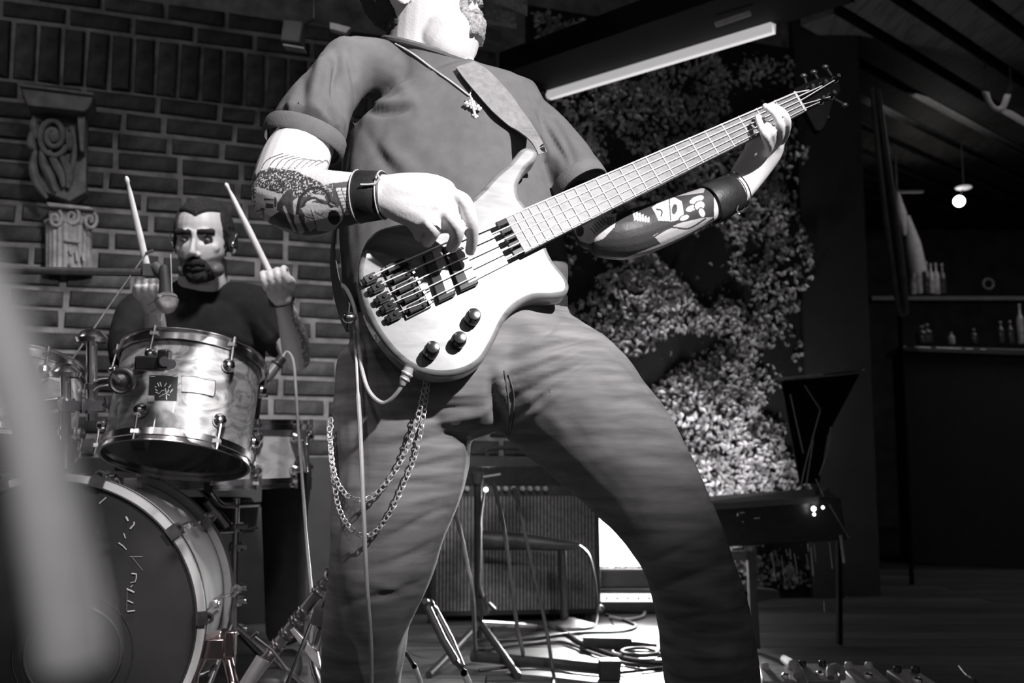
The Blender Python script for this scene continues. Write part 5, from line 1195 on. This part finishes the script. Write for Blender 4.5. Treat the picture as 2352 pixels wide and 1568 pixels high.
# segmented chrome pedal stand between kick and bass player
s4 = thing('hardware_stand', floorpt(560, 1650), 'tilted chrome stand with grooved tube and brace, right of the bass drum', 'drum hardware')
pa, pb = P(764, 1318, 2.02), P(560, 1582, 2.02)
mk('tube', Geo().tube([pa.lerp(pb, .06), pb], .0125, 16), chrome_dull, s4)
for i, f in enumerate((.10, .145, .16, .31, .36, .39, .42, .50, .53, .60, .63, .66)): mk('ring', Geo().cyl(pa.lerp(pb, f), pa.lerp(pb, f+.012), .0158, .0158, 16), chrome if i % 2 else black_metal, s4)
mk('tip', Geo().ell(pa, (.018, .014, .018)).torus(frame(pa, (0, -1, 0)), .012, .004, 20, 8), chrome, s4)
mk('rod', Geo().tube([P(770, 1326, 2.0), P(741, 1398, 2.0)], .0042, 8), chrome, s4); mk('rod', Geo().tube([P(763, 1352, 1.99), P(745, 1396, 1.99)], .0036, 8), chrome, s4)
mk('sleeve', Geo().cyl(P(741, 1398, 2.0), P(733, 1432, 2.0), .017, .019, 16), black_rubber, s4)
mk('lower_tube', Geo().tube(crv([P(740, 1442, 1.99), P(728, 1480, 1.99), P(722, 1510, 1.98), P(728, 1540, 1.97), P(737, 1568, 1.96), P(742, 1620, 1.95)], 4), .011, 12), chrome, s4)
mk('brace', Geo().prism([P(664, 1446, 1.99), P(674, 1440, 1.99), P(730, 1500, 1.97), P(738, 1540, 1.96), P(726, 1530, 1.96)], V((0, .008, .002))), chrome_dull, s4, .001)
mk('rod', Geo().tube([P(714, 1432, 1.98), P(660, 1568, 1.95), P(640, 1620, 1.94)], .004, 8), chrome, s4)
mk('t_bolt', Geo().tube([P(584, 1460, 1.97), P(625, 1492, 1.97), P(660, 1540, 1.97)], .0032, 8).tube([P(577, 1466, 1.97), P(592, 1452, 1.97)], .004, 8), chrome_dull, s4)
mk('tube', Geo().tube([P(604, 1512, 1.98), P(560, 1582, 1.96), floorpt(520, 1780)+V((0, 0, .012))], .015, 14), mat('tube_pale', .4, .35, .5), s4)
# ---------------------------------------------------------------- low keyboard table with cables, right
kt = thing('equipment_rack', floorpt(1800, 1493), 'low black equipment rack with tiny lights, pale leg and hanging leads, by the ivy', 'rack')
kd = 3.2
mk('top_panel', Geo().prism([P(1560, 1160, kd), P(1700, 1142, kd+.15), P(1905, 1118, kd+.2), P(1880, 1140, kd), P(1700, 1152, kd)], V((0, 0, -.02))), mat('rack_top', .12, .5), kt)
mk('rack_body', Geo().prism([P(1560, 1166, kd), P(1930, 1140, kd+.02), P(1945, 1240, kd+.02), P(1560, 1262, kd)], V((0, .22, .02))), black_metal, kt, .004)
for (x, y, r) in ((1869,1168,.008),(1870,1181,.005),(1890,1165,.005)): mk('indicator_light', Geo().ell(P(x, y, kd-.02), (r, r*.7, r)), mat('indicator', .9, .4, emit=5), kt)
mk('jack_plug', Geo().ell(P(1695, 1181, kd-.03), (.006, .006, .006)).tube([P(1699, 1177, kd-.03), P(1710, 1177, kd-.03)], .003, 6).ell(P(1706, 1198, kd-.03), (.003, .003, .003)), chrome, kt)
mk('jack_plug', Geo().tube([P(1731, 1190, kd-.02), P(1745, 1189, kd-.02)], .003, 6), chrome, kt)
mk('leg', Geo().prism([P(1718, 1270, kd-.02), P(1735, 1270, kd-.02), P(1747, 1490, kd-.02), P(1727, 1490, kd-.02)], V((0, .03, 0))), mat('leg_grey', .07, .6), kt, .002)
mk('leg', Geo().prism([P(1925, 1240, kd+.1), P(1934, 1240, kd+.1), P(1936, 1480, kd+.1), P(1927, 1480, kd+.1)], V((0, .03, 0))), mat('foot_black', .01, .9, spec=.1), kt)
mk('shelf_bar', Geo().prism([P(1650, 1268, kd), P(1722, 1265, kd), P(1722, 1285, kd), P(1665, 1290, kd)], V((0, .05, 0))), mat('bar_grey', .15, .6), kt)
mk('lower_shelf', Geo().prism([P(1738, 1352, kd), P(1790, 1358, kd+.1), P(1792, 1372, kd+.1), P(1738, 1382, kd)], V((0, .08, 0))), mat('bar_grey', .15, .6), kt)
hc = mat('hanging_lead', .30, .12, .3, .2, 30, spec=1)
for i, (x0, y0, x1, y1, w_) in enumerate(((1773,1268,1782,1335,.005),(1805,1261,1809,1276,.004),(1814,1260,1817,1284,.0045),(1824,1270,1832,1316,.004),(1852,1272,1858,1306,.0035),(1855,1248,1858,1266,.006),(1863,1255,1868,1320,.0055),(1870,1248,1874,1290,.003),(1905,1245,1912,1305,.003),(1931,1228,1939,1292,.009),(1795,1275,1803,1340,.0025),(1812,1330,1818,1350,.0025),(1832,1325,1833,1340,.004),(1892,1380,1894,1405,.003))):
    mk('hanging_lead', Geo().tube([P(x0, y0, kd-.03), P(x1, y1, kd-.035)], w_*.62, 8), hc, kt)
mst = thing('music_stand', P(1880, 870, 3.25), 'thin black folding music stand with a bright top edge beside the ivy wall', 'music stand')
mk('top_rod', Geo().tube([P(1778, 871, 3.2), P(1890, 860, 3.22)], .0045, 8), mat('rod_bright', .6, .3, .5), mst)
mk('top_rod', Geo().tube([P(1890, 860, 3.22), P(1984, 850, 3.25)], .0028, 8).ell(P(1982, 850, 3.25), (.007, .005, .005)), chrome_dull, mst)
mk('desk', Geo().prism([P(1795, 875, 3.2), P(1975, 858, 3.25), P(1900, 1000, 3.22), P(1882, 1110, 3.22), P(1838, 1110, 3.2)], V((0, .012, 0))), mat('desk_black', .004, .9, spec=.1), mst)
for q in ([(1848,885),(1884,940)], [(1884,942),(1868,1000),(1852,1060),(1840,1115)], [(1815,905),(1845,1040)], [(1868,1010),(1852,1115)], [(1908,980),(1902,1030),(1882,1092)], [(1874,1100),(1892,1140)], [(1905,1158),(1950,1235)]):
    mk('rod', Geo().tube(crv([P(x, y, 3.17) for x, y in q], 4), .0024, 8), mat('rod_grey', .28, .3, .5), mst)
mk('stem', Geo().tube([P(1875, 1100, 3.25), P(1880, 1150, 3.25)], .008, 8), black_metal, mst)
# ---------------------------------------------------------------- pedals along the front
pm = mat('pedal_silver', .42, .45, .5, .2, 60); 
spec_ = [(1790, 1553, 'wide silver effects pedal beside the leg of the bass player, its knob pale', .11), (1868, 1548, 'second silver effects pedal from the leg, tilted, under a round knob', .085), (1975, 1552, 'third effects pedal with the pale arched knob beside it', .085), (2085, 1562, 'rightmost dim effects pedal at the bottom edge', .075)]
for i, (px, py, lab, w_) in enumerate(spec_):
    dr = P(px, py, 1)-CO; t = (.075-CO.z)/dr.z; c = CO+dr*t
    p = thing('effects_pedal', (c.x, c.y, 0), lab, 'effects pedal')
    Rz = Matrix.Rotation(-.15+.1*i, 3, 'Z') @ Matrix.Rotation(.14, 3, 'X')
    mk('pedal_body', Geo().box(V((c.x, c.y-.03, .062)), (w_, .12, .055), Rz).box(V((c.x, c.y-.0, .03)), (w_*.9, .1, .05)), pm, p, .004)
    for kx in (-.3, .3): mk('knob', Geo().lathe([(.010, 0), (.010, .012), (.007, .016), (.002, .017)], Matrix.Translation(V((c.x+kx*w_, c.y+.005, .092))), 16), black_gloss if i % 2 else mat('knob_pale', .6, .3), p)
    mk('foot_switch', Geo().lathe([(.012, 0), (.012, .006), (.008, .012), (.003, .014)], Matrix.Translation(V((c.x, c.y-.06, .083))), 16), chrome, p)
cable([floorpt(1800,1520)+V((0, .0, .01)), P(1815, 1522, 2.5), P(1828, 1532, 2.45), P(1832, 1552, 2.42)], .012, 'short pale patch lead arching over the second pedal', mat('lead_pale', .5, .3))
cable([P(1908, 1556, 2.42), P(1908, 1536, 2.44), P(1922, 1532, 2.45), P(1932, 1540, 2.45), P(1934, 1556, 2.43)], .010, 'thick pale patch lead arching between the middle pedals', mat('lead_pale', .5, .3))
cable([P(2205, 1530, 2.2), P(2222, 1550, 2.15), P(2245, 1568, 2.1), floorpt(2300, 1640)+fz], .004, 'thin dim rod or lead at the bottom right corner', mat('cable_grey', .14, .3))
# ---------------------------------------------------------------- out-of-focus pole close to the lens, left
fp_ = mat('pale_pole', .5, .5, 0, .1, 200)
tag(mk('foreground_pole', Geo().tube(crv([P(-260,380,.19), P(-95,560,.185), P(0,740,.18), P(66,960,.178), P(115,1180,.176), P(150,1380,.175), P(165,1500,.175), P(170,1540,.175)], 8), [.0046]*8+[.0050]*8+[.0055]*8+[.0058]*8+[.0060]*16+[.0058]*4+[.005, .0038, .0022, .001, .0005], 24), fp_), 'large blurred pale pole curving up the left edge, very close to the viewer', 'pole')
